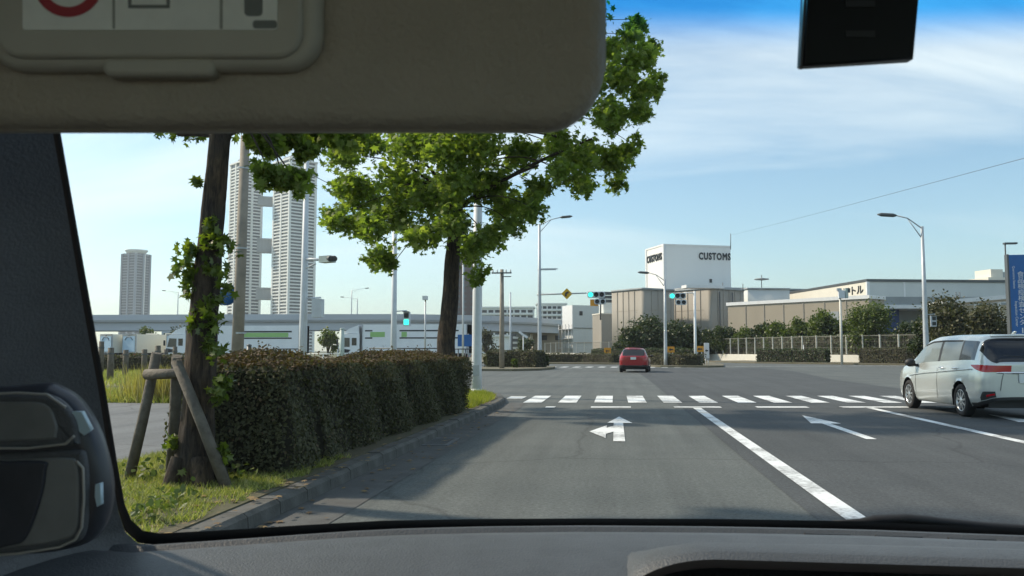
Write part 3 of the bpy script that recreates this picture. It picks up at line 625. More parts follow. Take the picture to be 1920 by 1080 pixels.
# elevated road
def strip(path, prof, name, m, parent):
    P = [Vector((p[0], p[1], 0)) for p in path]; rows = []
    for i, p in enumerate(P):
        d = (P[min(i + 1, len(P) - 1)] - P[max(i - 1, 0)]).normalized(); s = Vector((d.y, -d.x, 0)); rows.append([p + s * x + Vector((0, 0, z)) for x, z in prof])
    b = MB().grid(rows, False, True); n = len(prof); b.add(rows[0], [tuple(range(n))]); b.add(rows[-1], [tuple(range(n - 1, -1, -1))]); return b.build(name, m, parent)
VP_ = [(-175, 176), (-120, 178), (-80, 179), (-45, 182), (-31, 190), (-21, 208), (-10, 245)]
vd = thing('elevated_road', 'grey elevated road on piers crossing behind the trucks', 'elevated road'); 
strip(VP_, [(-5, 7.5), (5.2, 7.5), (5.4, 7.9), (-5.2, 7.9)], 'deck', 'viaduct', vd); strip(VP_, [(5.22, 7.92), (5.5, 7.92), (5.5, 9.1), (5.22, 9.1)], 'parapet', 'viaduct', vd); strip(VP_, [(-5.5, 7.92), (-5.22, 7.92), (-5.22, 9.1), (-5.5, 9.1)], 'parapet', 'viaduct', vd)
strip(VP_, [(4.0, 5.7), (4.6, 5.7), (4.6, 7.49), (4.0, 7.49)], 'girder', 'viaduct', vd); strip(VP_, [(-4.6, 5.7), (-4.0, 5.7), (-4.0, 7.49), (-4.6, 7.49)], 'girder', 'viaduct', vd); strip(VP_, [(-.4, 5.7), (.4, 5.7), (.4, 7.49), (-.4, 7.49)], 'girder', 'viaduct', vd)
for x, y in ((-150, 177), (-122, 178), (-96, 178.6), (-72, 180), (-50, 181.6), (-33, 189), (-22, 206)): MB().bx(x - 1, x + 1, y - 1.2, y + 1.2, -.1, 4.6).bx(x - 1.2, x + 1.2, y - 4.4, y + 4.4, 4.61, 5.68).build('pier', 'viaduct', vd)

# customs building
def blk(b, x0, x1, y0, y1, z0, z1): return b.bx(x0, x1, y0, y1, z0, z1)
def facemesh(o): return o
c = W(1247, 658, 170); cu = thing('customs_building', 'white customs tower rising above tan windowless blocks', 'building', (c.x, 170, 0), R(20)); zt = PZ(460, 170, 1247)
MB().bx(0, 14.4, 0, 9.2, 6, zt).build('tower', 'customs_white', cu); MB().bx(-.12, .5, -.14, .4, 6, zt + .25).bx(-.14, .35, 8.7, 9.35, 6, zt + .2).build('corner_trim', 'white_paint', cu); MB().bx(-.1, 14.5, -.1, 9.3, zt, zt + .3).build('parapet', 'customs_white', cu)
text('CUSTOMS', 1.9, MATS['letter_dark'], cu, (10.9, -.1, zt - 2.0), (R(90), 0, 0), sx=.72, bold=.07, space=1.18); text('CUSTOMS', 1.9, MATS['letter_dark'], cu, (-.1, 4.7, zt - 2.1), (R(90), 0, R(-90)), sx=.80, bold=.07, space=1.18)
MB().bx(9.7, 10.2, -.12, .1, zt - 7.2, zt - 6.5).build('vent', 'dark', cu)
def lowblock(name, m, px, Y, ytop, phi, Lw, Rw, z0=0):
    q = cu.matrix_basis.inverted() @ Vector((PX(px, Y), Y, 0)); z1 = PZ(ytop, Y, px)
    rc = .55 if m == 'tan_wall' else .05
    o = MB().slab(rrect(0, Rw, 0, Lw, rc, 7), Vector((0, 0, 0)), Vector((1, 0, 0)), Vector((0, 1, 0)), Vector((0, 0, 1)), z0, z1).build(name, m, cu, q); o.rotation_euler = (0, 0, R(phi - 20))
    if m == 'tan_wall':
        rb_ = None
        for (x, y, sx_, sy_) in [(k * 1.5 + .4, -.03, .1, .1) for k in range(1, int(Rw / 1.5))] + [(-.03, k * 1.5 + .7, .1, .1) for k in range(1, int(Lw / 1.5))]:
            if rb_ is None: rb_ = MB().bx(-.05, .05, -.035, .035, z0, z1 - .05).build('wall_rib', m, cu)
            else: rb_ = inst(rb_, cu)
            rb_.location = q + Matrix.Rotation(R(phi - 20), 3, 'Z') @ Vector((x, y, 0)); rb_.rotation_euler = (0, 0, R(phi - 20))
        for zz in (z1 * .36, z1 * .7):
            hb = MB().bx(1.4, Rw - 1.4, -.02, -.004, zz, zz + .06).bx(-.02, -.004, 1.4, Lw - 1.4, zz, zz + .06).build('wall_joint', 'tan_low', cu, q); hb.rotation_euler = (0, 0, R(phi - 20))
    r = MB().slab(rrect(-.12, Rw + .12, -.12, Lw + .12, rc + .1, 7), Vector((0, 0, 0)), Vector((1, 0, 0)), Vector((0, 1, 0)), Vector((0, 0, 1)), z1 + .01, z1 + .35).build('parapet', 'grey_wall', cu, q); r.rotation_euler = o.rotation_euler; return o, z1
bpy.context.view_layer.update()
o1, z1 = lowblock('lower_block', 'tan_wall', 1207, 146, 543, 40, 8.6, 7.5); o2, z2 = lowblock('lower_block', 'tan_wall', 1333, 150, 542, 42, 12.5, 9.2); lowblock('rear_block', 'grey_wall', 1290, 163, 541, 20, 14, 26); lowblock('annex', 'panel_grey', 1404, 158, 543, 14, 10, 8.0)
q = o2.matrix_basis
for x in (2.2, 5.5): MB().cyl(q @ Vector((x, -.25, 0)), q @ Vector((x, -.25, z2 - .4)), .09, n=8).build('drain_pipe', 'steel_dark', cu)
q = cu.matrix_basis.inverted()
for x, y0, y1, Y in ((1370, 438, 468, 172.5), (1355, 530, 545, 155), (1393, 532, 545, 155), (1428, 516, 545, 160)):
    MB().cyl(q @ W(x, y1, Y), q @ W(x, y0, Y), .07, n=8).build('mast', 'steel_dark', cu)
MB().lathe([(0, .1), (.15, 1.3), (.3, 1.35), (.5, .1)], 'Z', 16, q @ W(1428, 526, 160)).build('roof_dish', 'grey_wall', cu)
MB().bx(-3.5, 3.5, -1, 1, 0, .5).build('roof_duct', 'white_paint', cu, q @ W(1318, 541, 148))
for i in range(3): # louvre on the left roof
    p0 = q @ W(1124, 550 + i * 7, 168); MB().bx(0, 5.2, -.4, .4, -.3, .3).build('louvre_slat', 'steel_dark', cu, p0)
MB().cyl(q @ W(1126, 600, 168), q @ W(1126, 550, 168), .15, n=8).cyl(q @ W(1149, 600, 168), q @ W(1149, 550, 168), .15, n=8).build('louvre_frame', 'steel_dark', cu)
# long low tan building
c = W(1632, 658, 108); lw = thing('warehouse', 'long low tan building with pale roof edge behind the right-hand fence', 'building', (c.x, 108, 0), R(45)); zt = PZ(560, 108, 1632)
MB().bx(0, 3.6, 0, 21, 0, zt).build('wall', 'tan_low', lw); MB().bx(-.15, 3.75, -.15, 21.2, zt + .01, zt + .45).build('roof_edge', 'white_paint', lw)
for k in range(1, 7): MB().bx(-.06, .1, k * 3 - .06, k * 3 + .06, 0, zt - .1).build('joint_strip', 'tan_wall', lw)
MB().bx(-.08, .2, 4, 6.3, 1, zt - 1.4).build('shutter', 'grey_wall', lw)
# store with the dark lettering
c = W(1630, 658, 138); at = thing('distribution_building', 'pale building coloured cream on its lit side and grey in shade, with dark katakana lettering', 'building', (c.x, 138, 0), R(12)); zt = PZ(528, 138, 1630)
MB().bx(0, 52, 0, 34, 0, zt).build('wall', 'panel_grey', at); MB().bx(-.12, -.004, .3, 34, 6.0, zt - .02).build('lit_side_paint', 'cream_wall', at); MB().bx(-.2, 52.2, -.2, 34.2, zt + .01, zt + .4).build('roof_edge', 'steel_dark', at); MB().bx(-.15, .3, -.17, .25, 6, zt).build('corner_trim', 'white_paint', at)  # sunlit cream put on the left side, shaded grey on the rest
text('アトル', 1.5, MATS['letter_dark'], at, (-.16, 4.3, zt - 1.2), (R(90), 0, R(-90)), bold=.04, sx=1.5); MB().lathe([(-.05, .6), (0, .62), (.05, .4), (.05, .01)], 'X', 16, (-.2, 8.2, zt - 1.4)).build('emblem', 'grey_wall', at); MB().bx(-.15, -.125, 2.4, 6.4, zt - 2.2, zt - 2.1).build('small_print_line', 'grey_wall', at)
for x in (6.0, 24, 33): MB().bx(x - .15, x + .15, -.08, .1, 5, zt - .05).build('joint_strip', 'white_paint', at)
# canopy with blue gate, and the sloped white roof
c = W(1640, 658, 116); cy = thing('loading_canopy', 'grey loading canopy over a blue shutter beside the trees', 'building', (c.x, 116, 0), R(8)); za, zb = PZ(556, 116, 1690), PZ(571, 116, 1690)
MB().bx(0, 14.5, 0, 14, zb, za).build('fascia', 'grey_wall', cy); MB().bx(-.2, 14.8, -.25, 14, zb - .5, zb - .02).build('white_edge', 'white_paint', cy); MB().bx(2.3, 4.8, 3, 3.4, 0, zb - .5).build('blue_shutter', 'blue_door', cy); MB().bx(1.0, 2.2, 2.8, 3.6, 0, zb - .5).build('column', 'white_paint', cy); MB().bx(4.9, 14, 6, 6.4, 0, zb - .5).build('back_wall', 'grey_wall', cy); MB().bx(14.9, 22, .8, 14, 0, PZ(566, 116, 1760)).build('side_wing', 'grey_wall', cy)
for x in (10.8, 11.3): MB().cyl((x, -.3, zb - .5), (x, -.3, za + .6), .05, n=6).build('ladder_rail', 'steel_dark', cy)
c = W(1775, 658, 92); sr = thing('open_shed', 'open shed with a sloping white roof edge beside the blue sign', 'building', (c.x, 92, 0), R(-6)); z0, z1 = PZ(570, 92, 1780), PZ(552, 92, 1900)
MB().prism([(0, 0, z0), (12, 0, z1), (12, 0, z1 + .45), (0, 0, z0 + .4)], (0, 9, 0)).build('roof', 'white_paint', sr); MB().bx(2.5, 12, 3, 3.3, 3.2, z0).build('wall', 'cream_wall', sr)
for x in (3, 5.2, 7.4, 9.6): MB().bx(x - .15, x + .15, .4, .7, 0, z0 + .2).build('post', 'white_paint', sr)
MB().bx(3, 12, 2.2, 2.9, 0, 2.6).build('low_wall', 'panel_grey', sr)
c = W(1880, 658, 190); rt = thing('roof_structure', 'sunlit cream roof structure peeking above the grey building beside the blue sign', 'building', (c.x, 190, 0), R(15)); zb = PZ(527, 190, 1880)
MB().bx(-2.6, 6, 0, 8, 0, zb + .8).build('wall', 'cream_wall', rt); MB().bx(-1.2, 1.6, 1, 6, zb + .8, zb + 2.6).build('penthouse', 'cream_wall', rt); MB().bx(1.9, 5.0, 1.5, 6, zb + .8, zb + 2.1).build('tank', 'grey_wall', rt)
# scaffolded white building, tan neighbour and tan pillar block
c = W(1074, 658, 200); sb = thing('scaffold_building', 'white building with scaffold bays on its sunlit side left of the customs tower', 'building', (c.x, 200, 0), R(30)); zt = PZ(572, 200, 1074)
MB().bx(0, 7.9, 0, 5.2, 0, zt).build('wall', 'panel_grey', sb); MB().bx(-.1, -.01, -.05, 5.2, 6.5, zt).build('lit_face_paint', 'white_paint', sb); MB().bx(1.8, 2.6, -.1, .1, zt - 2.4, zt - 1.4).build('window', 'dark', sb)  # white panel paints the sunlit left face brighter than the grey wall
for z in (1.9, 4.1, 6.3): MB().bx(-1.2, -.12, -.2, 5.4, z, z + .14).build('scaffold_deck', 'galv', sb)
for y in (0, 1.7, 3.4, 5.1):
    for x in (-.25, -1.1): MB().cyl((x, y, 0), (x, y, 7.6), .07, n=6).build('scaffold_post', 'galv', sb)
for z in (3.2, 6.6): MB().bx(.3, 8, -.16, -.01, z, z + .12).build('band', 'steel_dark', sb)
c = W(1030, 658, 215); tw = thing('tan_building', 'plain tan building partly behind the tall signal lamp post', 'building', (c.x, 215, 0), R(14)); zt = PZ(600, 215, 1030)
MB().bx(-4.2, 4.6, 0, 9, 0, zt).build('wall', 'tan_low', tw); MB().bx(-4.4, 4.8, -.2, 9.2, zt + .01, zt + .3).build('roof_edge', 'cream_wall', tw); MB().bx(1.5, 2.6, -.1, .1, 4, 5.2).build('window', 'dark', tw); MB().bx(-2, -.6, -.1, .1, 4, 5.2).build('window', 'dark', tw)
c = W(1128, 658, 185); tp = thing('tan_building', 'narrow tan block squeezed between the scaffolded building and the customs blocks', 'building', (c.x, 185, 0), R(20)); zt = PZ(589, 185, 1130)
MB().bx(0, 3.4, 0, 6, 0, zt).build('wall', 'tan_wall', tp); MB().bx(-.1, 3.5, -.1, 6.1, zt + .01, zt + .25).build('roof_edge', 'cream_wall', tp); MB().bx(1.2, 3.2, 2, 5, zt + .26, zt + 2.8).build('plant_room', 'panel_grey', tp)
# low building between the pole and the tan one
c = W(958, 658, 230); gb = thing('garage_building', 'dark low building with pale horizontal bands behind the concrete utility pole', 'building', (c.x, 230, 0), R(5)); zt = PZ(612, 230, 975)
MB().bx(0, 7, 0, 9, 0, zt).build('wall', 'steel_dark', gb)
for z in (1.8, 3.2, 4.6): MB().bx(.5, 6.5, -.15, -.01, z, z + .6).build('band', 'panel_grey', gb)

# curved fence on a low wall
def cat(path, step):
    P = [Vector((p[0], p[1], 0)) for p in path]; out = []
    dense = []
    for i in range(len(P) - 1):
        a, b, c_, d = P[max(i - 1, 0)], P[i], P[i + 1], P[min(i + 2, len(P) - 1)]
        for k in range(24):
            t = k / 24; dense.append(.5 * ((2 * b) + (c_ - a) * t + (2 * a - 5 * b + 4 * c_ - d) * t * t + (3 * b - a - 3 * c_ + d) * t ** 3))
    dense.append(P[-1]); out = [dense[0]]; acc = 0
    for a, b in zip(dense, dense[1:]):
        acc += (b - a).length
        if acc >= step: out.append(b); acc = 0
    return out
mat('mesh_bar', (0.16, 0.16, 0.13), .6); mat('fence_cream', (0.70, 0.68, 0.60), .6, var=.06, scale=2)
FP = cat([(60, 62), (46, 71), (37, 78), (28, 87.5), (21, 98), (15, 112), (9.5, 130), (2, 148), (-14, 172)], 1.75)
fe = thing('boundary_fence', 'long fence of cream posts and wire panels on a low wall across the road', 'fence'); sp_ = sb_ = None
for i, p in enumerate(FP):
    sp_ = inst(sp_, fe, p) if sp_ else MB().bx(-.06, .06, -.06, .06, .95, 2.95).build('post', 'fence_cream', fe, p)
    if i + 1 < len(FP):
        d = FP[i + 1] - p; mid = (p + FP[i + 1]) / 2; rz = math.atan2(d.y, d.x); l = d.length
        if sb_ is None:
            b = MB()
            for k in range(1, 12): b.bx(-.86 + k * .1433 - .0045, -.86 + k * .1433 + .0045, -.005, .005, 1.05, 2.86)
            for z in (1.05, 1.65, 2.25): b.bx(-.86, .86, -.01, .01, z, z + .018)
            b.bx(-.86, .86, -.03, .03, 2.83, 2.9); sb_ = b.build('wire_panel', 'mesh_bar', fe, mid)
            w0 = MB().bx(-.875, .875, -.12, .12, -.1, .9).build('low_wall', 'fence_cream', fe, mid); o, w_ = sb_, w0
        else: o, w_ = inst(sb_, fe, mid), inst(w0, fe, mid)
        for k in (o, w_): k.rotation_euler = (0, 0, rz); k.scale = (l / 1.75, 1, 1)
# ================================================================== POLES, LAMPS, SIGNALS, SIGNS
def lamp_head(b, p, d):
    p = Vector(p); d = Vector(d).normalized(); b.tube([p, p + d * .15, p + d * .75, p + d * .95], [.05, .1, .1, .03], 8)
def street_lamp(label, px, Yb, ytop, dirx, reach, m='galv', r=(.11, .06), hy=0.0, ybase=0.0, name='street_lamp'):
    base = Vector((PX(px, Yb), Yb, ybase)); z = PZ(ytop, Yb, px) - ybase; t = thing(name, label, 'street lamp', base)
    MB().tube([(0, 0, -.1), (0, 0, .6), (0, 0, z * .5), (0, 0, z - .35)], [r[0] * 1.15, r[0], (r[0] + r[1]) / 2, r[1]], 12).build('pole', m, t)
    e = Vector((dirx * reach, 0, z + hy))
    MB().tube([(0, 0, z - .45), (dirx * reach * .55, 0, z + hy - .16), e], [.035, .03, .035], 8).tube([(0, 0, z - 1.0), (dirx * reach * .55, 0, z + hy - .2)], [.03, .025], 8).build('arm', m, t)
    b = MB(); lamp_head(b, e, (dirx, 0, .08)); b.build('lamp_head', 'steel_dark', t); return t
def signal(parent, c, lit=0, s=1.0, n=3, arrows=True, parts='signal_head'):
    c = Vector(c); w = .42 * s
    hs = MB().slab(rrect(-w * n / 2 - .04, w * n / 2 + .04, -.24 * s, .24 * s, .16 * s), c, Vector((1, 0, 0)), Vector((0, 0, 1)), Vector((0, 1, 0)), 0, .16, .02).build(parts, 'pole_white', parent)
    for i in range(n):
        p = c + Vector((-w * (n - 1) / 2 + i * w, -.012, 0)); MB().lathe([(-.03, .17 * s), (0, .165 * s), (-.02, .01)], 'Y', 18, p).build('lens', 'lens_green' if i == lit else 'lens_dark', hs)
        a = [R(20 + k * 14) for k in range(11)]; MB().grid([[p + Vector((math.cos(q) * .19 * s, 0, math.sin(q) * .19 * s)) for q in a], [p + Vector((math.cos(q) * .185 * s, -.24, math.sin(q) * .185 * s)) for q in a]]).build('hood', 'steel_dark', hs)
    if arrows:
        c2 = c + Vector((.28, 0, -.52 * s)); h2 = MB().slab(rrect(-.44 * s, .44 * s, -.22 * s, .22 * s, .15), c2, Vector((1, 0, 0)), Vector((0, 0, 1)), Vector((0, 1, 0)), 0, .14, .02).build(parts, 'pole_white', parent)
        for i in (-1, 1): MB().lathe([(-.03, .16 * s), (0, .155 * s), (-.02, .01)], 'Y', 16, c2 + Vector((i * .21 * s, -.012, 0))).build('lens', 'lens_dark', h2)
def ped_signal(parent, c, lit=1, s=1.0):
    c = Vector(c); h = MB().box(c, (.34 * s, .2, .78 * s)).build('pedestrian_signal', 'pole_white', parent)
    for i, dz in enumerate((.18, -.18)):
        MB().box(c + Vector((0, -.115, dz * s)), (.25 * s, .02, .26 * s)).build('lens', 'lens_green' if i == lit else 'lens_dark', h)
    MB().box(c + Vector((0, -.19, .39 * s)), (.34 * s, .2, .02)).build('hood', 'steel_dark', h)
# tan utility pole with a round blue sign
Y = 24; b0 = Vector((PX(447, Y), Y, .1)); up = thing('utility_pole', 'tan concrete utility pole in front of the twin towers with a blue round sign', 'utility pole', b0)
MB().tube([(-.05, 0, -.2), (0, 0, 3), (.06, 0, PZ(262, Y, 447))], [.19, .165, .135], 14).build('pole', 'conc_pole', up); q = W(424, 552, Y) - b0
MB().lathe([(-.02, .33), (.02, .33), (.02, .01)], 'Y', 22, q).lathe([(-.02, .33), (-.021, .01)], 'Y', 22, q).build('round_sign', 'sign_blue', up); MB().cyl(q + Vector((.2, .03, 0)), (0, 0, q.z), .02).build('bracket', 'galv', up)
for z in (1.7, 4.2, 6.6): MB().lathe([(z, .18), (z + .05, .18)], 'Z', 14, (.03, 0, 0)).build('band', 'galv', up)
# white signal pole (568)
Y = 28; b0 = Vector((PX(568, Y), Y, .1)); sp2 = thing('signal_pole', 'tall white pole with a side-on traffic signal arm and white box behind the hedge', 'signal pole', b0); zt = PZ(288, Y, 570) - .1
MB().tube([(0, 0, -.2), (0, 0, 2), (.02, 0, zt)], [.145, .135, .075], 14).build('pole', 'pole_white', sp2); z = PZ(490, Y, 590) - .1
MB().tube([(0, 0, z + .1), (.35, -.2, z + .05), (.9, -.5, z - .02)], [.05, .05, .04], 8).tube([(0, 0, z - .25), (.5, -.3, z - .12)], .03, 6).build('arm', 'pole_white', sp2)
hs = MB().box((1.0, -.56, z), (.5, .3, .22), Matrix.Rotation(R(-25), 3, 'Z')).build('signal_head', 'pole_green', sp2)
for k in range(3): MB().cyl((1.12 + .09 * k - .02, -.70 - .02 * k, z + .02), (1.22 + .07 * k, -.86, z - .02), .09, n=10).build('hood', 'steel_dark', hs)
z = PZ(578, Y, 600) - .1; MB().box((.52, -.05, z), (.34, .3, .62)).build('white_box', 'pole_white', sp2); MB().tube([(0, 0, z + .33), (.62, -.05, z + .36)], .03, 6).build('bracket', 'pole_white', sp2)
# white pole with pedestrian signal (738)
Y = 33; b0 = Vector((PX(738, Y), Y, 0)); pp = thing('pedestrian_signal_pole', 'slim white pole with a lit green pedestrian signal above the hedge', 'signal pole', b0); MB().tube([(0, 0, -.1), (0, 0, 2.4), (0, 0, PZ(430, Y, 738))], [.13, .115, .09], 12).build('pole', 'pole_white', pp)
q = W(763, 598, Y) - b0; ped_signal(pp, q, 1, .72); MB().tube([(0, 0, q.z + .3), (q.x, 0, q.z + .33)], .025, 6).build('bracket', 'pole_white', pp)
# big white pole at the hedge end (893)
Y = 23.9; b0 = Vector((PX(894, Y), Y, .1)); bp = thing('signal_pole', 'thick white pole standing at the far end of the dark hedge', 'signal pole', b0); MB().tube([(0, 0, -.2), (0, 0, 1), (.03, 0, 7.4)], [.15, .14, .115], 16).build('pole', 'pole_white', bp); MB().lathe([(0, .19), (.12, .17), (.14, .14)], 'Z', 16).build('base_collar', 'pole_white', bp); MB().bx(-.09, .09, -.155, -.13, .5, .8).build('hatch', 'galv', bp)
# concrete utility pole (941) and slim poles
Y = 57; b0 = Vector((PX(941, Y), Y, .1)); u2 = thing('utility_pole', 'grey-tan utility pole with a small cross arm on the left traffic island', 'utility pole', b0); zt = PZ(508, Y, 941)
MB().tube([(0, 0, -.2), (0, 0, 3), (0, 0, zt)], [.18, .16, .12], 12).build('pole', 'conc_pole', u2); MB().box((0, -.15, zt - .25), (1.35, .08, .09)).box((.35, -.15, zt - .5), (.6, .06, .06)).build('cross_arm', 'steel_dark', u2)
for x in (-.6, -.3, .3, .6): MB().lathe([(zt - .2, .04), (zt - .12, .06), (zt - .02, .03)], 'Z', 8, (x, -.15, 0)).build('insulator', 'sign_white', u2)
def slim(name, label, px, Y, yt, r=.06, m='galv', top=None):
    b0 = Vector((PX(px, Y), Y, 0)); t = thing(name, label, 'pole', b0); zt = PZ(yt, Y, px); MB().tube([(0, 0, -.1), (0, 0, zt)], [r, r * .75], 10).build('pole', m, t); MB().lathe([(zt, r * .8), (zt + .06, r * .9), (zt + .1, .01)], 'Z', 10).build('cap', m, t)
    if top: top(t, zt)
    return t
slim('slim_pole', 'slim pale pole just right of the concrete utility pole', 957, 70, 550, .08, 'pole_white')
slim('slim_pole', 'slim pole behind the second tree trunk in front of the brown tower', 868, 60, 470, .08, 'pole_white')
slim('camera_pole', 'slim pole with a small camera head left of the second tree', 797, 60, 562, .07, 'galv', lambda t, z: MB().box((0, -.1, z + .12), (.3, .5, .28)).build('camera_housing', 'pole_white', t))
slim('signpost', 'short post with a small crossed sign above the left island hedge', 981, 72, 632, .05, 'sign_white', lambda t, z: MB().box((0, -.05, z + .2), (.9, .04, .18), Matrix.Rotation(R(35), 3, 'Y')).build('sign_board', 'sign_white', t))
slim('thin_post', 'thin pale post beside the hedge on the right verge', 1507, 93, 648, .05, 'sign_white')
def blue_board(t, z): MB().box((-.2, -.08, z - .45), (1.3, .05, .95)).build('sign_board', 'sign_blue', t)
slim('signpost', 'small blue road sign between the second tree and the thick white pole', 878, 68, 628, .05, 'galv', blue_board)
slim('post', 'pale green gate post in front of the second truck cab', 641, 46, 618, .16, 'pole_green'); slim('bollard', 'dark grey bollard post above the hedge near the tan utility pole', 467, 38, 649, .14, 'steel_dark')
# far lamps on the elevated road
for px, yt, dr, lab in ((658, 541, 1, 'taller lamp on the elevated road between the twin towers and the second tree'), (669, 557, -1, 'shorter lamp on the elevated road with its arm to the left'), (331, 545, -1, 'thin lamp on the elevated road left of the leafy trunk')):
    street_lamp(lab, px, 182, yt, dr, 3.0, r=(.13, .09), ybase=7.9)
# tall lamp with signals (1012)
Y = 65; sl1 = street_lamp('tall lamp post carrying a signal arm and yellow diamond sign on the left island', 1012, Y, 412, 1, 1.6, r=(.17, .09), hy=.15); b0 = sl1.location
z = PZ(505, Y, 1030); MB().tube([(-.15, 0, z), (1.4, 0, z + .03)], [.06, .04], 8).build('upper_arm', 'galv', sl1); MB().box((.7, -.05, z), (1.1, .1, .14)).build('arm_sign', 'galv', sl1)
z = PZ(552, Y, 1060); MB().tube([(-.2, 0, z), (3.6, -.1, z + .08)], [.07, .05], 10).build('signal_arm', 'galv', sl1)
q = W(1063, 551, Y) - b0; d = .43; MB().prism([(q.x - d, q.y - .12, q.z), (q.x, q.y - .12, q.z - d), (q.x + d, q.y - .12, q.z), (q.x, q.y - .12, q.z + d)], (0, .03, 0)).build('diamond_sign', 'sign_yellow', sl1)
MB().prism([(q.x - .14, q.y - .16, q.z - .2), (q.x - .02, q.y - .16, q.z - .2), (q.x + .0, q.y - .16, q.z - .02), (q.x + .16, q.y - .16, q.z + .08), (q.x + .1, q.y - .16, q.z + .2), (q.x - .1, q.y - .16, q.z + .08), (q.x - .14, q.y - .16, q.z - .02)], (0, .02, 0)).build('curve_arrow', 'letter_dark', sl1)
q = W(1118, 553, Y) - b0; q.y -= .3; signal(sl1, q, 0, 1.0); MB().box(q + Vector((-.15, .12, -.6)), (.62, .03, .5)).build('orange_board', 'sign_orange', sl1)
# lamp 1248 and signal pole 1303
street_lamp('lamp post with arm to the left rising in front of the customs tower', 1248, 71, 516, -1, 1.25, r=(.15, .08), hy=.2, ybase=.1)
Y = 70; b0 = Vector((PX(1304, Y), Y, .1)); s3 = thing('signal_pole', 'pale pole with a green signal arm over the right traffic island', 'signal pole', b0); zt = PZ(546, Y, 1304) - .1
MB().tube([(0, 0, -.2), (0, 0, 2), (0, 0, zt)], [.125, .11, .085], 12).build('pole', 'sign_white', s3); q = W(1270, 555, Y) - b0; MB().tube([(.05, 0, zt - .15), (q.x + .5, -.05, zt - .12)], .045, 8).build('signal_arm', 'sign_white', s3); q.y -= .2; signal(s3, q, 0, 1.0)
# camera pole 1578
Y = 84; b0 = Vector((PX(1578, Y), Y, .1)); s4 = thing('camera_pole', 'pale pole topped by a cluster of grey signal boxes on the right verge', 'pole', b0); zt = PZ(556, Y, 1578)
MB().tube([(0, 0, -.2), (0, 0, zt)], [.13, .1], 12).build('pole', 'fence_cream', s4); hd = MB().box((.1, -.1, zt + .1), (.55, .4, .75)).build('signal_box', 'pole_white', s4); MB().box((.55, -.15, zt + .2), (.25, .35, .95)).build('signal_box', 'pole_green', s4); MB().box((.75, -.2, zt + .45), (.22, .3, .4)).build('signal_box', 'steel_dark', s4); MB().box((-.1, -.1, zt + .55), (.4, .35, .25)).build('camera_housing', 'galv', s4)
# right lamp 1735 with pedestrian signal
Y = 46; s5 = street_lamp('tall lamp post with a curved double arm behind the silver wagon', 1737, Y, 412, -1, 1.25, r=(.15, .075), hy=.25, ybase=.0); b0 = s5.location
q = W(1750, 602, Y) - b0; ped_signal(s5, q, -1, .72); MB().tube([(0, 0, q.z + .33), (q.x + .1, 0, q.z + .36)], .025, 6).build('bracket', 'galv', s5)
# blue pillar sign with a lamp above
Y = 52; b0 = Vector((PX(1897, Y), Y, 0)); bs = thing('pillar_sign', 'tall blue pillar sign with white vertical Japanese lettering at the right edge', 'sign', b0, R(-6)); zt = PZ(478, Y, 1895)
MB().bx(0, 1.95, 0, .45, 0, zt).build('panel', 'sign_blue', bs); MB().bx(-.04, .05, -.02, .47, 0, zt + .04).build('edge_trim', 'steel_dark', bs)
for k, ch in enumerate('食品検疫検査センタ'): text(ch, .36, MATS['sign_white'], bs, (.62, -.02, zt - 1.15 - k * .345), (R(90), 0, 0), 'lettering', .005)
MB().bx(.58, .64, -.025, -.002, zt - 4.5, zt - 4.2).build('lettering', 'sign_white', bs)
for k, ch in enumerate('門司検疫所輸入'): text(ch, .36, MATS['sign_white'], bs, (1.02, -.02, zt - .62 - k * .345), (R(90), 0, 0), 'lettering', .005)
text('Quarantine Station', .17, MATS['sign_white'], bs, (.27, -.02, zt - 1.3), (R(90), R(90), 0), 'lettering', .004); text('Inspection Center', .2, MATS['sign_white'], bs, (.33, -.02, zt - 3.4), (R(90), R(90), 0), 'lettering', .004)
Y = 56; b0 = Vector((PX(1893, Y), Y, 0)); sl6 = thing('street_lamp', 'small flat-headed lamp poking above the blue pillar sign', 'street lamp', b0); zl = PZ(458, Y, 1893); MB().tube([(0, 0, 0), (0, 0, zl)], .045, 8).build('pole', 'steel_dark', sl6); MB().box((.3, 0, zl + .05), (.75, .3, .1)).build('lamp_head', 'steel_dark', sl6)
# orange boards on the right island and small signs
def board(label, px, Y, y0, y1, w, m='sign_orange', name='sign_board', legs=True):
    b0 = Vector((PX(px, Y), Y, .1)); t = thing(name, label, 'sign', b0); za, zb = PZ(y1, Y, px) - .1, PZ(y0, Y, px) - .1
    MB().slab(rrect(-w / 2, w / 2, za, zb, .05), Vector((0, 0, 0)), Vector((1, 0, 0)), Vector((0, 0, 1)), Vector((0, 1, 0)), 0, .05, .01).build('board', m, t)
    for s in (-1, 1): MB().cyl((s * w * .25, .03, -.1), (s * w * .25, .03, za), .03, n=8).build('leg', 'sign_white', t)
    MB().prism([(-w * .3, -.004, (za + zb) / 2), (-w * .05, -.004, (za + zb) / 2 + .13), (-w * .05, -.004, (za + zb) / 2 + .05), (w * .3, -.004, (za + zb) / 2 + .05), (w * .3, -.004, (za + zb) / 2 - .05), (-w * .05, -.004, (za + zb) / 2 - .05), (-w * .05, -.004, (za + zb) / 2 - .13)], (0, -.012, 0)).build('arrow', 'letter_dark', t)
board('orange arrow board nearest the customs lamp post on the island', 1258, 72, 650, 661, .6); board('orange arrow board beside the signal pole on the island', 1312, 71, 649, 660, .65); board('white warning board right of the signal pole on the island', 1325, 71.5, 643, 672, .42, 'sign_white'); board('orange arrow board left of the red car on the far verge', 1139, 88, 652, 664, .7)
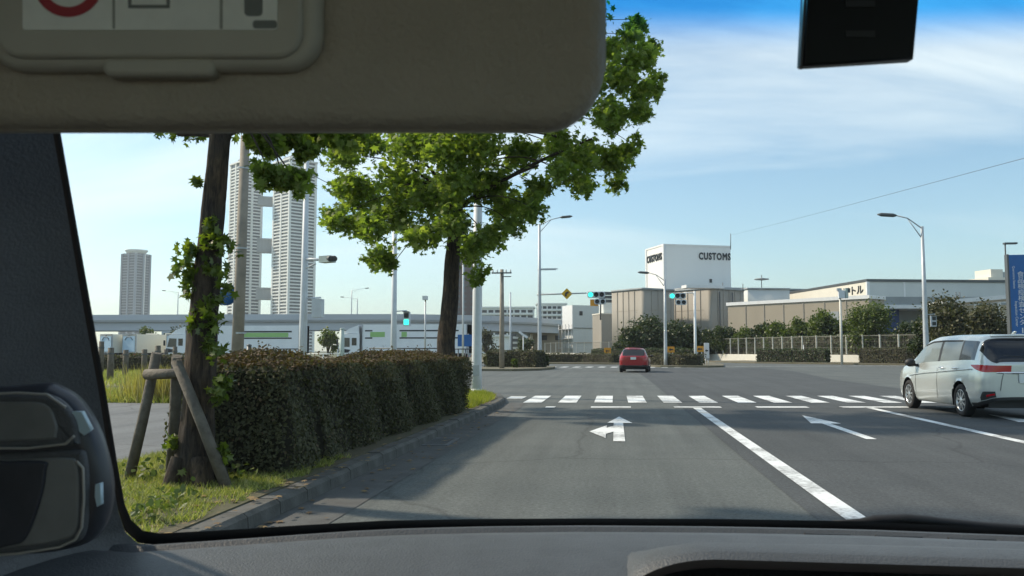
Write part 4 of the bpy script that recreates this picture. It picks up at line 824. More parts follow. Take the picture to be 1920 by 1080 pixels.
# sagging cable across the sky
ca = thing('overhead_cable', 'thin dark cable slanting across the sky at the right', 'cable'); A, Bq = W(1370, 441, 172), W(1990, 278, 40)
MB().tube([A.lerp(Bq, i / 12) + Vector((0, 0, -.1 * math.sin(math.pi * i / 12))) for i in range(13)], .013, 6).build('wire', 'steel_dark', ca)
A, Bq = W(573, 322, 28), W(868, 472, 60); cb_ = thing('overhead_cable', 'thin cable running from the tall white signal pole behind the second tree', 'cable'); MB().tube([A.lerp(Bq, i / 6) for i in range(7)], .012, 6).build('wire', 'steel_dark', cb_)
# pedestrian rails and wooden posts at the left
def rail(label, x0, x1, Y, ztop, n, m='steel_dark'):
    a, b = PX(x0, Y), PX(x1, Y); t = thing('guard_rail', label, 'railing', (a, Y, 0)); w = b - a; src = None
    for i in range(n + 1): src = inst(src, t, (w * i / n, 0, 0)) if src else MB().cyl((0, 0, -.05), (0, 0, ztop), .03, n=8).build('post', m, t, (0, 0, 0))
    for z in (ztop - .02, ztop - .75): MB().cyl((-.05, 0, z), (w + .05, 0, z), .03, n=8).build('bar', m, t)
rail('dark pedestrian railing behind the hedge below the first truck', 473, 560, 42, 1.42, 4); rail('dark pedestrian railing behind the hedge below the second truck', 694, 822, 44, 1.45, 6); rail('short railing between the second tree trunk and the thick white pole', 846, 886, 44, 1.42, 3); rail('white gate rail left of the second truck cab', 578, 634, 46, 1.15, 2, 'sign_white')
for i, (px, yt, yb) in enumerate(((190, 640, 712), (208, 652, 722), (236, 656, 714), (271, 655, 715), (296, 648, 716), (311, 655, 700), (328, 650, 705))):
    Y = 2080 / (yb - 658) * 1.0; words = ('leftmost wooden post next to the car pillar', 'second wooden post from the car pillar at left', 'third wooden post from the car pillar at left', 'fourth wooden post from the car pillar at left', 'wooden post right behind the top of the tree stakes', 'slim wooden post seen between stakes and leafy trunk', 'wooden post closest to the leafy trunk')[i]
    b0 = Vector((PX(px, Y), Y, .1)); t = thing('wooden_post', words, 'post', b0, 0, 'wooden posts in the left field'); z = PZ(yt, Y, px) - .1; MB().tube([(0, 0, -.2), (.01, 0, z * .5), (0, 0, z)], [.13, .125, .115], 12).build('post', 'wood_grey', t); MB().lathe([(z * .8, .135), (z * .8 + .06, .135)], 'Z', 12).build('band', 'steel_dark', t)
# ================================================================== SHRUBS AND TREES ACROSS THE JUNCTION
TL = [  # px, ytop, halfwidth px, Y, material, label, trunk
    (1212, 598, 46, 118, lf_dark, 'round dark tree in front of the left tan customs block', 1.2), (1178, 618, 26, 116, lf_dark, 'small dark tree at the foot of the left tan customs block', .8), (1262, 608, 36, 118, lf_dark, 'dark tree just right of the customs lamp post', 1.0), (1296, 612, 26, 120, lf_dark, 'small dark tree behind the signal pole', .9), (1328, 620, 24, 118, lf_dark, 'low dark tree at the corner of the tan customs block', .8),
    (1362, 612, 30, 116, lf_dark, 'dark bushy tree below the shaded customs wall', .8), (1394, 618, 26, 114, lf_mid, 'greener tree below the shaded customs wall', .7), (1428, 610, 28, 110, lf_dark, 'palm-like dark tree at the left end of the tan warehouse', .8), (1462, 606, 28, 107, lf_mid, 'light green tree before the tan warehouse, left one', .9), (1498, 600, 30, 105, lf_mid, 'feathery light green tree before the middle of the tan warehouse', 1.0), (1542, 586, 36, 101, lf_mid, 'taller feathery tree before the tan warehouse', 1.2), (1582, 606, 26, 99, lf_dark, 'low dark tree behind the camera pole', .8),
    (1634, 568, 48, 93, lf_mid, 'leafy olive green tree before the grey loading canopy', 1.2), (1608, 600, 24, 98, lf_dark, 'dark tree left of the grey loading canopy', .9), (1700, 610, 26, 90, lf_dark, 'low dark tree under the blue shutter', .7), (1775, 566, 62, 76, lf_olive, 'broad dark olive tree right of the tall lamp post', 1.0), (1848, 574, 54, 74, lf_olive, 'broad dark olive tree beside the blue pillar sign', 1.0), (1730, 604, 24, 82, lf_dark, 'dark tree immediately behind the tall lamp post', .8)]
for px, yt, hw, Y, m, lab, tk in TL:
    h = PZ(yt, Y, px); r = hw * Y / 1600; foliage('tree', lab, 'tree', (PX(px, Y), Y, 0), r, r, h, int(4200 + 90 * hw), .30 if Y > 95 else .24, m, 'trees behind the far fence', tk, nb=16)
for path, w, h, n, s, m, lab in (
    ([(26, 92.5), (22, 99.5), (17, 113)], 1.6, 2.9, 5000, .22, lf_dark, 'tall dark hedge behind the middle of the far fence'), ([(60, 64), (46, 73), (37, 80.5), (27, 92)], 1.6, 3.0, 7000, .22, lf_dark, 'tall dark hedge behind the right end of the far fence'), ([(16.5, 113), (11.5, 131), (6, 145)], 1.5, 2.5, 4000, .22, lf_dark, 'dark hedge behind the fence below the customs blocks'),
    ([(15.2, 93.5), (21.2, 89)], 1.3, 1.35, 3200, .14, lf_dark, 'long clipped hedge on the right verge left of the camera pole'), ([(23.8, 86.5), (31.0, 79.5)], 1.4, 1.45, 4200, .13, lf_hedge, 'clipped dark hedge on the right verge beside the tall lamp post'),
    ([(-9.2, 62.5), (-7.2, 62.2), (-5.3, 61.2)], 1.6, 1.2, 3600, .11, lf_olive, 'olive clipped hedge on the left island at the foot of the signal lamp post'), ([(2.6, 73.5), (5.6, 70.5), (6.9, 70.2)], 1.3, .95, 3000, .11, lf_olive, 'low olive hedge on the right island under the orange boards'), ([(2.9, 84), (8.2, 82)], 1.4, 1.4, 2500, .14, lf_dark, 'dark hedge at the back of the right island'), ([(-9.5, 90), (-3, 88), (0.2, 85)], 1.5, .9, 3000, .13, lf_olive, 'low brown-green hedge on the far verge left of the red car'), ([(-2.2, 93.0), (1.6, 90)], 1.4, 1.35, 2500, .13, lf_dark, 'darker hedge behind the low brown-green hedge on the far verge'), ([(-34, 47), (-21, 46)], 1.2, .95, 4200, .12, lf_hedge, 'dark low hedge behind the wooden posts at left')):
    hedge('hedge', lab, path, w, h, n, s, m, wob=.12)
for px, yt, hw, Y, m, lab in ((1021, 664, 10, 62, lf_dark, 'dark rounded bush right of the signal lamp post'), (916, 664, 15, 66, lf_olive, 'brownish bush between thick white pole and utility pole'), (963, 668, 8, 60, lf_mid, 'small light green bush at the foot of the concrete utility pole'), (520, 661, 34, 10.2, lf_hedge, 'wild dark growth bulging above the near hedge top'), (540, 612, 26, 150, lf_mid, 'green tree seen under the elevated road beside the first truck'), (615, 622, 24, 125, lf_mid, 'green bush between the two trucks'), (330, 612, 30, 150, lf_dark, 'green tree under the elevated road behind the parked trucks'), (275, 610, 22, 150, lf_mid, 'lighter green tree under the elevated road at left'), (912, 622, 22, 170, lf_olive, 'olive trees under the elevated road end'), (985, 634, 20, 160, lf_dark, 'dark trees left of the plain tan building')):
    h = PZ(yt, Y, px); r = hw * Y / 1600
    if Y < 20: foliage('shrub', lab, 'shrub', (PX(px, Y), Y, .2), r * 1.4, r, h - .2, 900, .05, m, nb=10)
    else: foliage('shrub' if Y < 100 else 'tree', lab, 'shrub' if Y < 100 else 'tree', (PX(px, Y), Y, 0), r, r, h, 1800, .12 if Y < 100 else .4, m, None, 0 if Y < 100 else .8, nb=10)

# ================================================================== VEHICLES
mat('silver_paint', (0.60, 0.64, 0.625), 0.24, metal=.5, coat=.6); mat('red_paint', (0.30, 0.006, 0.014), 0.3, metal=.15, coat=.8); mat('car_glass', (0.045, 0.055, 0.058), 0.06, spec=.8); mat('car_glass_pale', (0.17, 0.20, 0.20), 0.08, spec=.8); mat('privacy_glass', (0.012, 0.013, 0.017), 0.07, spec=.7)
mat('tyre', (0.018, 0.018, 0.019), 0.85); mat('rim', (0.50, 0.52, 0.53), 0.3, metal=.8); mat('tail_red', (0.42, 0.004, 0.012), 0.15, coat=.5); mat('chrome', (0.75, 0.76, 0.77), 0.12, metal=1.0); mat('plastic', (0.02, 0.021, 0.022), 0.55); mat('plate', (0.72, 0.75, 0.72), .5); mat('plate_green', (0.02, 0.14, 0.06), .5); mat('truck_white', (0.82, 0.85, 0.86), 0.4, var=.04, scale=1); mat('truck_green', (0.32, 0.56, 0.20), .45); mat('clear_lamp', (0.7, 0.72, 0.72), .12)
def interp(tab, y): return float(np.interp(y, [a for a, _ in tab], [b for _, b in tab]))
def car(name, label, loc, rz, D):
    t = thing(name, label, 'car', loc, rz); top, belt, bot, wf, hw = D['top'], D['belt'], D['bot'], D['wf'], D['hw']
    ys = sorted(set([round(v, 4) for v, _ in wf] + [round(v, 4) for v, _ in top] + list(np.round(np.linspace(top[0][0], top[-1][0], 84), 4))))
    LO = [(0, .90), (.05, .94), (.12, .967), (.22, .987), (.35, 1.0), (.48, 1.0), (.58, 1.003), (.68, 1.0), (.78, .992), (.86, .982), (.93, .968), (1.0, .95)]
    UP = [(.06, .945), (.14, .935), (.25, .915), (.37, .892), (.5, .865), (.62, .838), (.72, .81), (.80, .785), (.865, .755), (.91, .715), (.945, .66), (.968, .58), (.984, .47), (.994, .34), (.999, .18), (1.0, 0)]
    LOx = []
    for (u0, w0), (u1, w1) in zip(LO, LO[1:]): LOx += [(u0, w0), ((u0 + u1) / 2, (w0 + w1) / 2)]
    LOx.append(LO[-1])
    ring = []
    for y in ys:
        zt, zb, zl = interp(top, y), interp(belt, y), interp(bot, y); zt = max(zt, zb + .01); w = hw * interp(wf, y); row = []
        for u, k in LOx: row.append([w * k, y, zl + (zb - zl) * u, u, 0])
        for u, k in UP: row.append([w * k * (1 - D.get('tumble', 0) * u), y, zb + (zt - zb) * u, 1, u])
        ring.append(row)
    A = np.array(ring); n, m = A.shape[:2]
    # wheel arches: snap verts to the circle, drop faces inside
    Ra = D['arch']
    for wy in D['wheels']:
        for i in range(n):
            for j in range(m):
                dy_, dz_ = A[i, j, 1] - wy, A[i, j, 2] - D['wr']; d = math.hypot(dy_, dz_)
                if A[i, j, 0] > hw * .6 and abs(d - Ra) < .034 and d > 0: A[i, j, 1] = wy + dy_ / d * Ra; A[i, j, 2] = D['wr'] + dz_ / d * Ra
    buckets = {}
    for i in range(n - 1):
        for j in range(m - 1):
            q = [A[i, j], A[i + 1, j], A[i + 1, j + 1], A[i, j + 1]]; c_ = sum(q) / 4
            if any(math.hypot(c_[1] - wy, c_[2] - D['wr']) < Ra - .004 for wy in D['wheels']) and c_[0] > hw * .6: continue
            for sgn in (-1, 1):
                nm = D['cls'](c_[0], c_[1], c_[2], c_[3], c_[4], sgn)
                b = buckets.setdefault((nm, sgn if nm in D['sided'] else 0), MB())
                vs = [(sgn * p[0], p[1], p[2]) for p in q]; b.add(vs if sgn > 0 else vs[::-1], [(0, 1, 2, 3)], True)
    for (nm, sg), b in buckets.items():
        o = b.build(nm if not nm.startswith('side_window') else 'side_window', D['mats'][nm], t, None, False)
        bmx = bmesh.new(); bmx.from_mesh(o.data); bmesh.ops.remove_doubles(bmx, verts=bmx.verts, dist=.0008); bmesh.ops.dissolve_degenerate(bmx, dist=.0005, edges=bmx.edges); bmesh.ops.recalc_face_normals(bmx, faces=bmx.faces); bmx.to_mesh(o.data); bmx.free(); o.data.polygons.foreach_set('use_smooth', [True] * len(o.data.polygons))
    yb, yf = top[0][0] + .25, top[-1][0] - .25; MB().bx(-hw * .72, hw * .72, yb, yf, .2, .55).build('underbody', 'plastic', t)
    w_src = None
    for wy in D['wheels']:
        for sgn in (-1, 1):
            e = bpy.data.objects.new('wheel', None); COL.objects.link(e); e.parent = t; e.location = (sgn * (hw - .105), wy, D['wr']); e.rotation_euler = (0, 0, 0 if sgn > 0 else math.pi)
            r = D['wr']; rr = r * .69
            if w_src is None:
                ty = MB().lathe([(-.1, rr), (-.105, r * .85), (-.08, r * .97), (-.05, r), (.05, r), (.08, r * .97), (.102, r * .85), (.095, rr), (.03, rr * .98)], 'X', 32).build('tyre', 'tyre', e)
                b = MB().lathe([(.03, rr * .98), (.088, rr * .97), (.09, rr * .90), (.05, rr * .88)], 'X', 32).lathe([(.085, .055), (.095, .03), (.095, .001)], 'X', 16)
                for k in range(9):
                    a = 2 * math.pi * k / 9; M = Matrix.Rotation(a, 3, 'X'); b.box(M @ Vector((.07, 0, rr * .48)), (.028, .034, rr * .9), M)
                ri = b.build('rim', 'rim', e); hb = MB().lathe([(.02, rr * .97), (.02, .001)], 'X', 24).build('brake_disc', 'plastic', e); w_src = (ty, ri, hb)
            else:
                for s in w_src: inst(s, e)
            ar = MB(); ar.grid([[(sgn * (hw - x0), wy + math.cos(a) * Ra * .995, D['wr'] + math.sin(a) * Ra * .995) for a in np.linspace(-.3, math.pi + .3, 20)] for x0 in (.02, .34)]); ar.add([(sgn * (hw - .34), wy + math.cos(a) * Ra, D['wr'] + math.sin(a) * Ra) for a in np.linspace(-.3, math.pi + .3, 20)], [tuple(range(20))]); ar.build('wheel_well', 'plastic', t)
    return t
def cls_wagon(x, y, z, u, k, s):
    if k > .10 and k < .79 and -1.84 < y < 1.02 and z < interp(SH['top'], y) - .05:
        if abs(y + .28) < .04 or abs(y + 1.22) < .05: return 'window_pillar'
        if (y > .62 + .0 and z > 1.45 - (y - .5) * .62): return 'body'
        return 'side_window_rear' if y < -1.22 else 'side_window_front'
    if y > .5 and y < 1.33 and k > .70 and x < .68: return 'windscreen'
    if -2.165 < y < -1.90 and k > .44: return 'rear_window'
    if u < .085 and y < -1.7: return 'lower_valance'
    return 'body'
SH = dict(hw=.8475, wr=.305, arch=.365, wheels=(-1.29, 1.24), cls=cls_wagon, sided=('side_window_rear', 'side_window_front', 'tail_light', 'bumper_insert', 'headlight', 'window_pillar'),
    top=[(-2.2, .985), (-2.19, 1.0), (-2.165, 1.03), (-2.13, 1.085), (-2.08, 1.19), (-2.03, 1.29), (-1.98, 1.38), (-1.93, 1.445), (-1.87, 1.485), (-1.75, 1.515), (-1.2, 1.54), (-.4, 1.548), (.2, 1.532), (.5, 1.48), (.8, 1.345), (1.1, 1.17), (1.34, 1.03), (1.5, .995), (1.8, .94), (2.0, .87), (2.12, .78), (2.2, .6)],
    belt=[(-2.2, .975), (-2.0, .99), (-1.5, .985), (-.5, .945), (.5, .905), (1.2, .885), (1.6, .86), (2.0, .76), (2.2, .58)], bot=[(-2.2, .36), (-2.1, .29), (-1.9, .23), (-1, .19), (1.2, .19), (1.9, .22), (2.2, .28)],
    wf=[(-2.2, 0), (-2.199, .2), (-2.195, .4), (-2.187, .56), (-2.172, .7), (-2.15, .79), (-2.12, .855), (-2.08, .905), (-2.0, .955), (-1.9, .98), (-1.7, 1), (1.2, 1), (1.6, .975), (1.9, .9), (2.05, .79), (2.14, .62), (2.18, .4), (2.2, 0)],
    mats=dict(window_pillar='plastic', body='silver_paint', side_window_rear='car_glass', side_window_front='car_glass_pale', windscreen='car_glass', rear_window='privacy_glass', tail_light='tail_red', bumper_insert='plastic', lower_valance='plastic', headlight='clear_lamp'))
def surf(D, y, u, k=0.0):
    LO = [(0, .90), (.05, .94), (.12, .967), (.22, .987), (.35, 1.0), (.48, 1.0), (.58, 1.003), (.68, 1.0), (.78, .992), (.86, .982), (.93, .968), (1.0, .95)]
    w = D['hw'] * interp(D['wf'], y); zl, zb = interp(D['bot'], y), interp(D['belt'], y); return Vector((w * interp(LO, u), y, zl + (zb - zl) * u))
def patch(D, name, m, t, ys, ulo, uhi, sgn, off=.006):
    rows = []
    for y in ys:
        row = []
        for v in np.linspace(0, 1, 9):
            u = ulo(y) + (uhi(y) - ulo(y)) * v; p = surf(D, y, u); e = surf(D, min(y + .01, -.5), u) - surf(D, y - .004, u); nx = Vector((e.y, -e.x)).normalized() if e.length > 1e-6 else Vector((1, 0))
            row.append((sgn * (p.x + off * nx.x), p.y + off * nx.y, p.z))
        rows.append(row)
    return MB().grid(rows, True).build(name, m, t)
YT = [-2.196, -2.194, -2.19, -2.184, -2.175, -2.16, -2.14, -2.11, -2.07, -2.02, -1.96, -1.9, -1.84, -1.78, -1.73]
wg = car('station_wagon', 'silver station wagon with red tail lights in the lane at the right edge', (7.56, 19.36, 0), R(3.6), SH)
for s in (-1, 1):
    patch(SH, 'tail_light', 'tail_red', wg, YT, lambda y: .80 if y < -2.12 else .80 + .17 * ((y + 2.12) / .39) ** 1.3, lambda y: .985 if y < -2.0 else .985, s)
    patch(SH, 'bumper_insert', 'plastic', wg, [-2.172, -2.165, -2.15, -2.13, -2.1, -2.07, -2.04, -2.01], lambda y: .10 + .0 * y, lambda y: .26 + .08 * min(1, (y + 2.172) / .12) - .16 * max(0, (y + 2.08) / .07), s)
    patch(SH, 'reflector', 'tail_red', wg, [-2.168, -2.15, -2.13, -2.11], lambda y: .16, lambda y: .21, s, .011)
wg.scale = (1, 1, 1.06)
MB().tube([(x, -2.212 + .05 * (x / .55) ** 2, .838) for x in np.linspace(-.55, .55, 9)], .022, 8).build('chrome_strip', 'chrome', wg); pl = MB().slab(rrect(-.165, .165, -.082, .082, .01), Vector((0, -2.225, .74)), Vector((1, 0, 0)), Vector((0, 0, 1)), Vector((0, 1, 0)), 0, .02, .003).build('number_plate', 'plate', wg)

for s in (-1, 1):
    mi = MB().lathe([(-.11, .01), (-.1, .055), (-.03, .085), (.05, .085), (.09, .05), (.1, .01)], 'X', 14, (s * (.8475 + .1), .80, .98)).build('door_mirror', 'plastic', wg); MB().tube([(s * .80, .76, .92), (s * .88, .79, .94)], .03, 8).build('mirror_stalk', 'plastic', mi)
    MB().tube([(s * (.852 - .012 * max(0, -y - 1.2)), y, .70 + .20 * ((1.15 - y) / 3.0) ** .75) for y in np.linspace(1.1, -1.78, 16)], .011, 6).build('crease', 'silver_paint', wg)
    for y in (-.42, .38 - .9 - .5): MB().tube([(s * .838, y, .895), (s * .865, y - .03, .9), (s * .865, y - .17, .905), (s * .838, y - .2, .905)], .012, 6).build('door_handle', 'chrome', wg)
    MB().tube([(s * .664, y, interp(SH['top'], y) - .125) for y in np.linspace(.55, -1.15, 10)], [.02] * 10, 6).build('window_visor', 'plastic', wg)
    for y in (-.28, .80): MB().tube([(s * .848, y, .30), (s * .853, y, .62), (s * .832, y, .90)], .0035, 4).build('door_gap', 'plastic', wg)
MB().tube([(0, -1.72, 1.51), (0, -1.8, 1.56), (0, -1.88, 1.575)], [.035, .03, .006], 8).build('roof_antenna', 'silver_paint', wg); MB().tube([(-.52, -1.93, 1.49), (0, -1.97, 1.505), (.52, -1.93, 1.49)], [.02, .028, .02], 8).build('roof_spoiler', 'silver_paint', wg)
MB().tube([(.1, -2.115, 1.12), (-.25, -2.105, 1.13), (-.42, -2.085, 1.15)], .01, 6).build('rear_wiper', 'plastic', wg)
for s in (-1, 1): MB().tube([(s * .43, -2.195, .835), (s * .47, -2.20, .7), (s * .50, -2.195, .52)], .004, 4).build('tailgate_gap', 'plastic', wg)
def cls_suv(x, y, z, u, k, s):
    if k > .12 and k < .78 and -1.75 < y < 1.0 and z < interp(RV['top'], y) - .05:
        return 'body' if abs(y + .35) < .035 or (y > .6 and z > 1.46 - (y - .5) * .62) else 'side_window'
    if y > .5 and y < 1.35 and k > .70 and x < .7: return 'windscreen'
    if y < -1.62 and k > .10 and x < .66 and 1.08 < z < 1.50: return 'rear_window'
    if .90 < z < 1.06 and y < -1.75 and x > .48: return 'tail_light'
    if z < .48 and (y < -1.85 or u < .25): return 'lower_valance'
    if .7 < z < .86 and y > 1.75 and x > .45: return 'headlight'
    return 'body'
RV = dict(tumble=.10, hw=.885, wr=.335, arch=.40, wheels=(-1.30, 1.31), cls=cls_suv, sided=('side_window', 'tail_light', 'headlight'),
    top=[(-2.15, 1.02), (-2.13, 1.05), (-2.08, 1.10), (-2.0, 1.19), (-1.88, 1.34), (-1.78, 1.46), (-1.68, 1.53), (-1.5, 1.565), (-.8, 1.60), (-.1, 1.605), (.3, 1.57), (.6, 1.49), (.9, 1.33), (1.2, 1.16), (1.38, 1.07), (1.7, 1.02), (1.95, .95), (2.08, .85), (2.15, .65)],
    belt=[(-2.15, 1.01), (-1.9, 1.06), (-1.2, 1.04), (-.3, .99), (.6, .96), (1.3, .95), (1.8, .88), (2.15, .63)], bot=[(-2.15, .40), (-2.0, .30), (-1.7, .26), (1.4, .24), (1.9, .27), (2.15, .34)],
    wf=[(-2.15, 0), (-2.148, .25), (-2.14, .48), (-2.125, .65), (-2.10, .78), (-2.05, .87), (-1.95, .94), (-1.8, .98), (-1.5, 1), (1.3, 1), (1.7, .96), (1.95, .86), (2.08, .68), (2.13, .4), (2.15, 0)],
    mats=dict(body='red_paint', side_window='car_glass', windscreen='car_glass', rear_window='privacy_glass', tail_light='tail_red', lower_valance='plastic', headlight='clear_lamp'))
q = W(1191, 658, 54.2); rd = car('compact_suv', 'small dark red car driving ahead through the junction', (q.x, 54.2, 0), R(-4.5), RV)
rd.scale = (1, 1, .93)
pl = MB().box((0, -2.165, .92), (.33, .02, .165)).build('number_plate', 'plate', rd)
MB().tube([(-.5, -1.66, 1.575), (0, -1.72, 1.585), (.5, -1.66, 1.575)], [.02, .035, .02], 8).build('roof_spoiler', 'red_paint', rd)
for s in (-1, 1):
    MB().lathe([(-.11, .01), (-.1, .06), (.05, .09), (.1, .01)], 'X', 12, (s * .98, .78, 1.06)).build('door_mirror', 'plastic', rd); MB().tube([(s * .62, y, 1.60 - .05 * abs(y + .5)) for y in (-1.3, -.9, -.3, .2)], .018, 6).build('roof_rail', 'plastic', rd); MB().box((s * .66, -2.10, .62), (.18, .02, .05)).build('reflector', 'tail_red', rd)
# trucks
def truck(name, label, loc, rz, blen, stripes=(), cab=True, bh=(1.05, 3.62), paint='truck_white', boxmat='truck_white', group=None):
    """heading +y, cab front at y=0"""
    t = thing(name, label, 'truck', loc, rz, group); w = 1.24
    if cab:
        prof = [(.0, .42), (.02, 1.25), (-.05, 1.45), (-.28, 2.62), (-.42, 2.78), (-2.02, 2.82), (-2.02, .75), (-1.75, .75), (-1.62, .98), (-.85, .98), (-.72, .42)]
        MB().prism([(-w, y, z) for y, z in prof], (2 * w, 0, 0)).build('cab', paint, t)
        MB().prism([(-w * .92, y, z) for y, z in ((-.45, 2.83), (-1.0, 3.25), (-1.9, 3.58), (-1.95, 2.83))], (w * 1.84, 0, 0)).build('wind_deflector', paint, t)
        MB().add([(-1.1, -.04, 1.52), (1.1, -.04, 1.52), (1.05, -.265, 2.55), (-1.05, -.265, 2.55)], [(0, 1, 2, 3)]).build('windscreen', 'privacy_glass', t); MB().box((0, .03, .98), (1.7, .04, .3)).build('grille', 'plastic', t); MB().box((0, .04, .58), (2.5, .14, .3)).build('bumper', 'plastic', t)
        for s in (-1, 1):
            MB().prism([(s * (w + .004), y, z) for y, z in ((-.22, 1.62), (-1.12, 1.62), (-1.12, 2.42), (-.40, 2.45))], (s * .02, 0, 0)).build('side_window', 'car_glass', t); MB().prism([(s * (w + .004), y, z) for y, z in ((-1.32, 1.75), (-1.75, 1.75), (-1.75, 2.42), (-1.32, 2.42))], (s * .02, 0, 0)).build('side_window', 'privacy_glass', t)
            MB().box((s * .95, .04, .78), (.4, .06, .18)).build('headlight', 'clear_lamp', t); MB().box((s * (w + .25), -.05, 2.0), (.18, .1, .5)).build('door_mirror', 'plastic', t); MB().prism([(s * (w + .004), y, z) for y, z in ((-.08, 1.1), (-1.0, 1.1), (-1.2, 1.35), (-.12, 1.5))], (s * .02, 0, 0)).build('side_trim', 'plastic', t)
    y1 = -2.25; y0 = y1 - blen
    MB().bx(-w, w, y0, y1, bh[0], bh[1]).build('cargo_box', boxmat, t); MB().bx(-.45, .45, y0 + .1, -.8, .62, bh[0] - .01).build('chassis', 'plastic', t)
    for y in (y0 + .05, y1 - .05): MB().bx(-w - .02, w + .02, y - .05, y + .05, bh[0] - .03, bh[1] + .03).build('box_frame', 'galv', t)
    MB().box((0, y0 - .02, (bh[0] + bh[1]) / 2), (.05, .03, bh[1] - bh[0] - .1)).build('door_seam', 'plastic', t)
    for (a, b_, z0, z1, m) in stripes:
        for s in (-1, 1): MB().bx(s * (w + .012) - .008, s * (w + .012) + .008, y1 - b_ * blen, y1 - a * blen, z0, z1).build('stripe', m, t)
    for s in (-1, 1):
        MB().bx(s * w - .03, s * w + .03, y0 + 3.2, y1 - .6, .55, .62).bx(s * w - .03, s * w + .03, y0 + 3.2, y1 - .6, .8, .86).build('side_guard', 'galv', t); MB().box((s * .95, y0 - .03, .8), (.4, .05, .14)).build('tail_light', 'tail_red', t)
    src = None
    for y in ((-1.24,) if cab else ()) + (y0 + 1.2, y0 + 2.3):
        for s in (-1, 1):
            e = bpy.data.objects.new('wheel', None); COL.objects.link(e); e.parent = t; e.location = (s * (w - .15), y, .5)
            if src: [inst(k, e) for k in src]
            else: src = (MB().lathe([(-.14, .3), (-.15, .45), (-.1, .5), (.1, .5), (.15, .45), (.14, .3)], 'X', 22).build('tyre', 'tyre', e), MB().lathe([(-.14, .3), (-.06, .27), (-.06, .1), (0, .001), (.06, .1), (.06, .27), (.14, .3)], 'X', 16).build('rim', 'galv', e))
    return t
S1 = lambda: [(.18, .42, 3.08, 3.2, 'dark'), (.18, .42, 2.5, 2.62, 'dark'), (.22, .40, 2.66, 3.04, 'truck_green'), (.46, .92, 3.08, 3.16, 'dark'), (.46, .92, 2.5, 2.58, 'dark'), (.5, .62, 2.62, 2.98, 'truck_green')]
Y = 78
truck('box_truck', 'long white box truck with a green and dark stripe, crossing behind the tan pole', (PX(322, Y), Y, .05), R(90), 11.0, [(.44, .93, 2.98, 3.12, 'dark'), (.44, .93, 2.38, 2.50, 'dark'), (.47, .90, 2.54, 2.94, 'truck_green')])
truck('box_truck', 'white box truck facing left whose cab shows above the hedge middle', (PX(641, Y - 2), Y - 2, .05), R(90), 9.6, [(.03, .10, 3.0, 3.12, 'dark'), (.03, .10, 2.35, 2.47, 'dark'), (.08, .22, 2.5, 2.95, 'truck_green'), (.36, .92, 3.0, 3.12, 'dark'), (.36, .92, 2.35, 2.47, 'dark'), (.38, .43, 2.5, 2.95, 'truck_green')])
mat('truck_shaded', (0.42, 0.58, 0.70), .45); mat('truck_sunlit', (0.72, 0.70, 0.60), .5)  # sunlit sides put into colour as cream, shaded rears as blue
for px, rz, lab in ((228, -20, 'parked pale truck at far left, nearest the car pillar'), (309, -18, 'parked pale truck directly left of the leafy trunk'), (190, -24, 'parked pale truck half hidden by the car pillar')):
    Y = 100; t = truck('box_truck', lab, (PX(px, Y) + 3.2, Y + 9, .05), R(rz), 6.2, (), True, (1.0, 3.35), 'truck_sunlit', 'truck_sunlit', 'parked trucks at left'); MB().bx(-1.1, 1.1, -8.49, -8.455, 1.15, 3.1).build('rear_door', 'truck_shaded', t); MB().tube([(-.7, -8.52, 2.6), (-.4, -8.52, 2.95), (0, -8.52, 3.05), (.4, -8.52, 2.95), (.7, -8.52, 2.6)], .04, 6).build('rear_rail', 'steel_dark', t)

# ================================================================== THE CAR THE PHOTOGRAPH IS TAKEN FROM
mat('dash', (0.060, 0.067, 0.074), 0.5, var=.12, scale=30, bump=.25, bscale=420); mat('trim_dark', (0.115, 0.115, 0.12), 0.6, var=.1, scale=20, bump=.2, bscale=350); mat('trim_black', (0.010, 0.010, 0.011), 0.6); mat('hood_brown', (0.07, 0.055, 0.05), 0.7); mat('visor_cloth', (0.46, 0.40, 0.315), 0.85, var=.06, scale=18, bump=.3, bscale=300); mat('visor_plastic', (0.52, 0.485, 0.40), .5, var=.05, scale=12); mat('roof_cloth', (0.66, 0.63, 0.58), .9); mat('label_white', (0.92, 0.92, 0.84), .5, var=.06, scale=30); mat('label_red', (0.42, 0.03, 0.04), .5); mat('label_grey', (0.20, 0.21, 0.19), .5); mat('label_line', (0.36, 0.36, 0.31), .5)
mat('vent_black', (0.055, 0.055, 0.065), .35, var=.15, scale=25); mat('vent_panel', (0.24, 0.235, 0.225), .5, var=.15, scale=14); mat('glint_pale', (0.55, 0.68, 0.74), .35); mat('faint_ink', (0.018, 0.019, 0.022), .5); mat('device_black', (0.006, 0.007, 0.009), .4, spec=.3); mat('device_edge', (0.10, 0.10, 0.105), .4)
ci = thing('car_interior', 'dark interior of the car the view is taken from, with dashboard, pillar and sun visor', 'car interior', (0.38, 0, 0.2)); IO = Vector(ci.location)
def WY(X, z): return 1.1 - .25 * (X - .38) ** 2 - .8 * (z - 1.085)
def WSP(x, y, off=0.0):
    Y = .9
    for _ in range(30):
        p = W(x, y, Y); Y = Y * .5 + .5 * (WY(p.x, p.z) - off)
    return W(x, y, Y)
def loc(p): return Vector(p) - IO
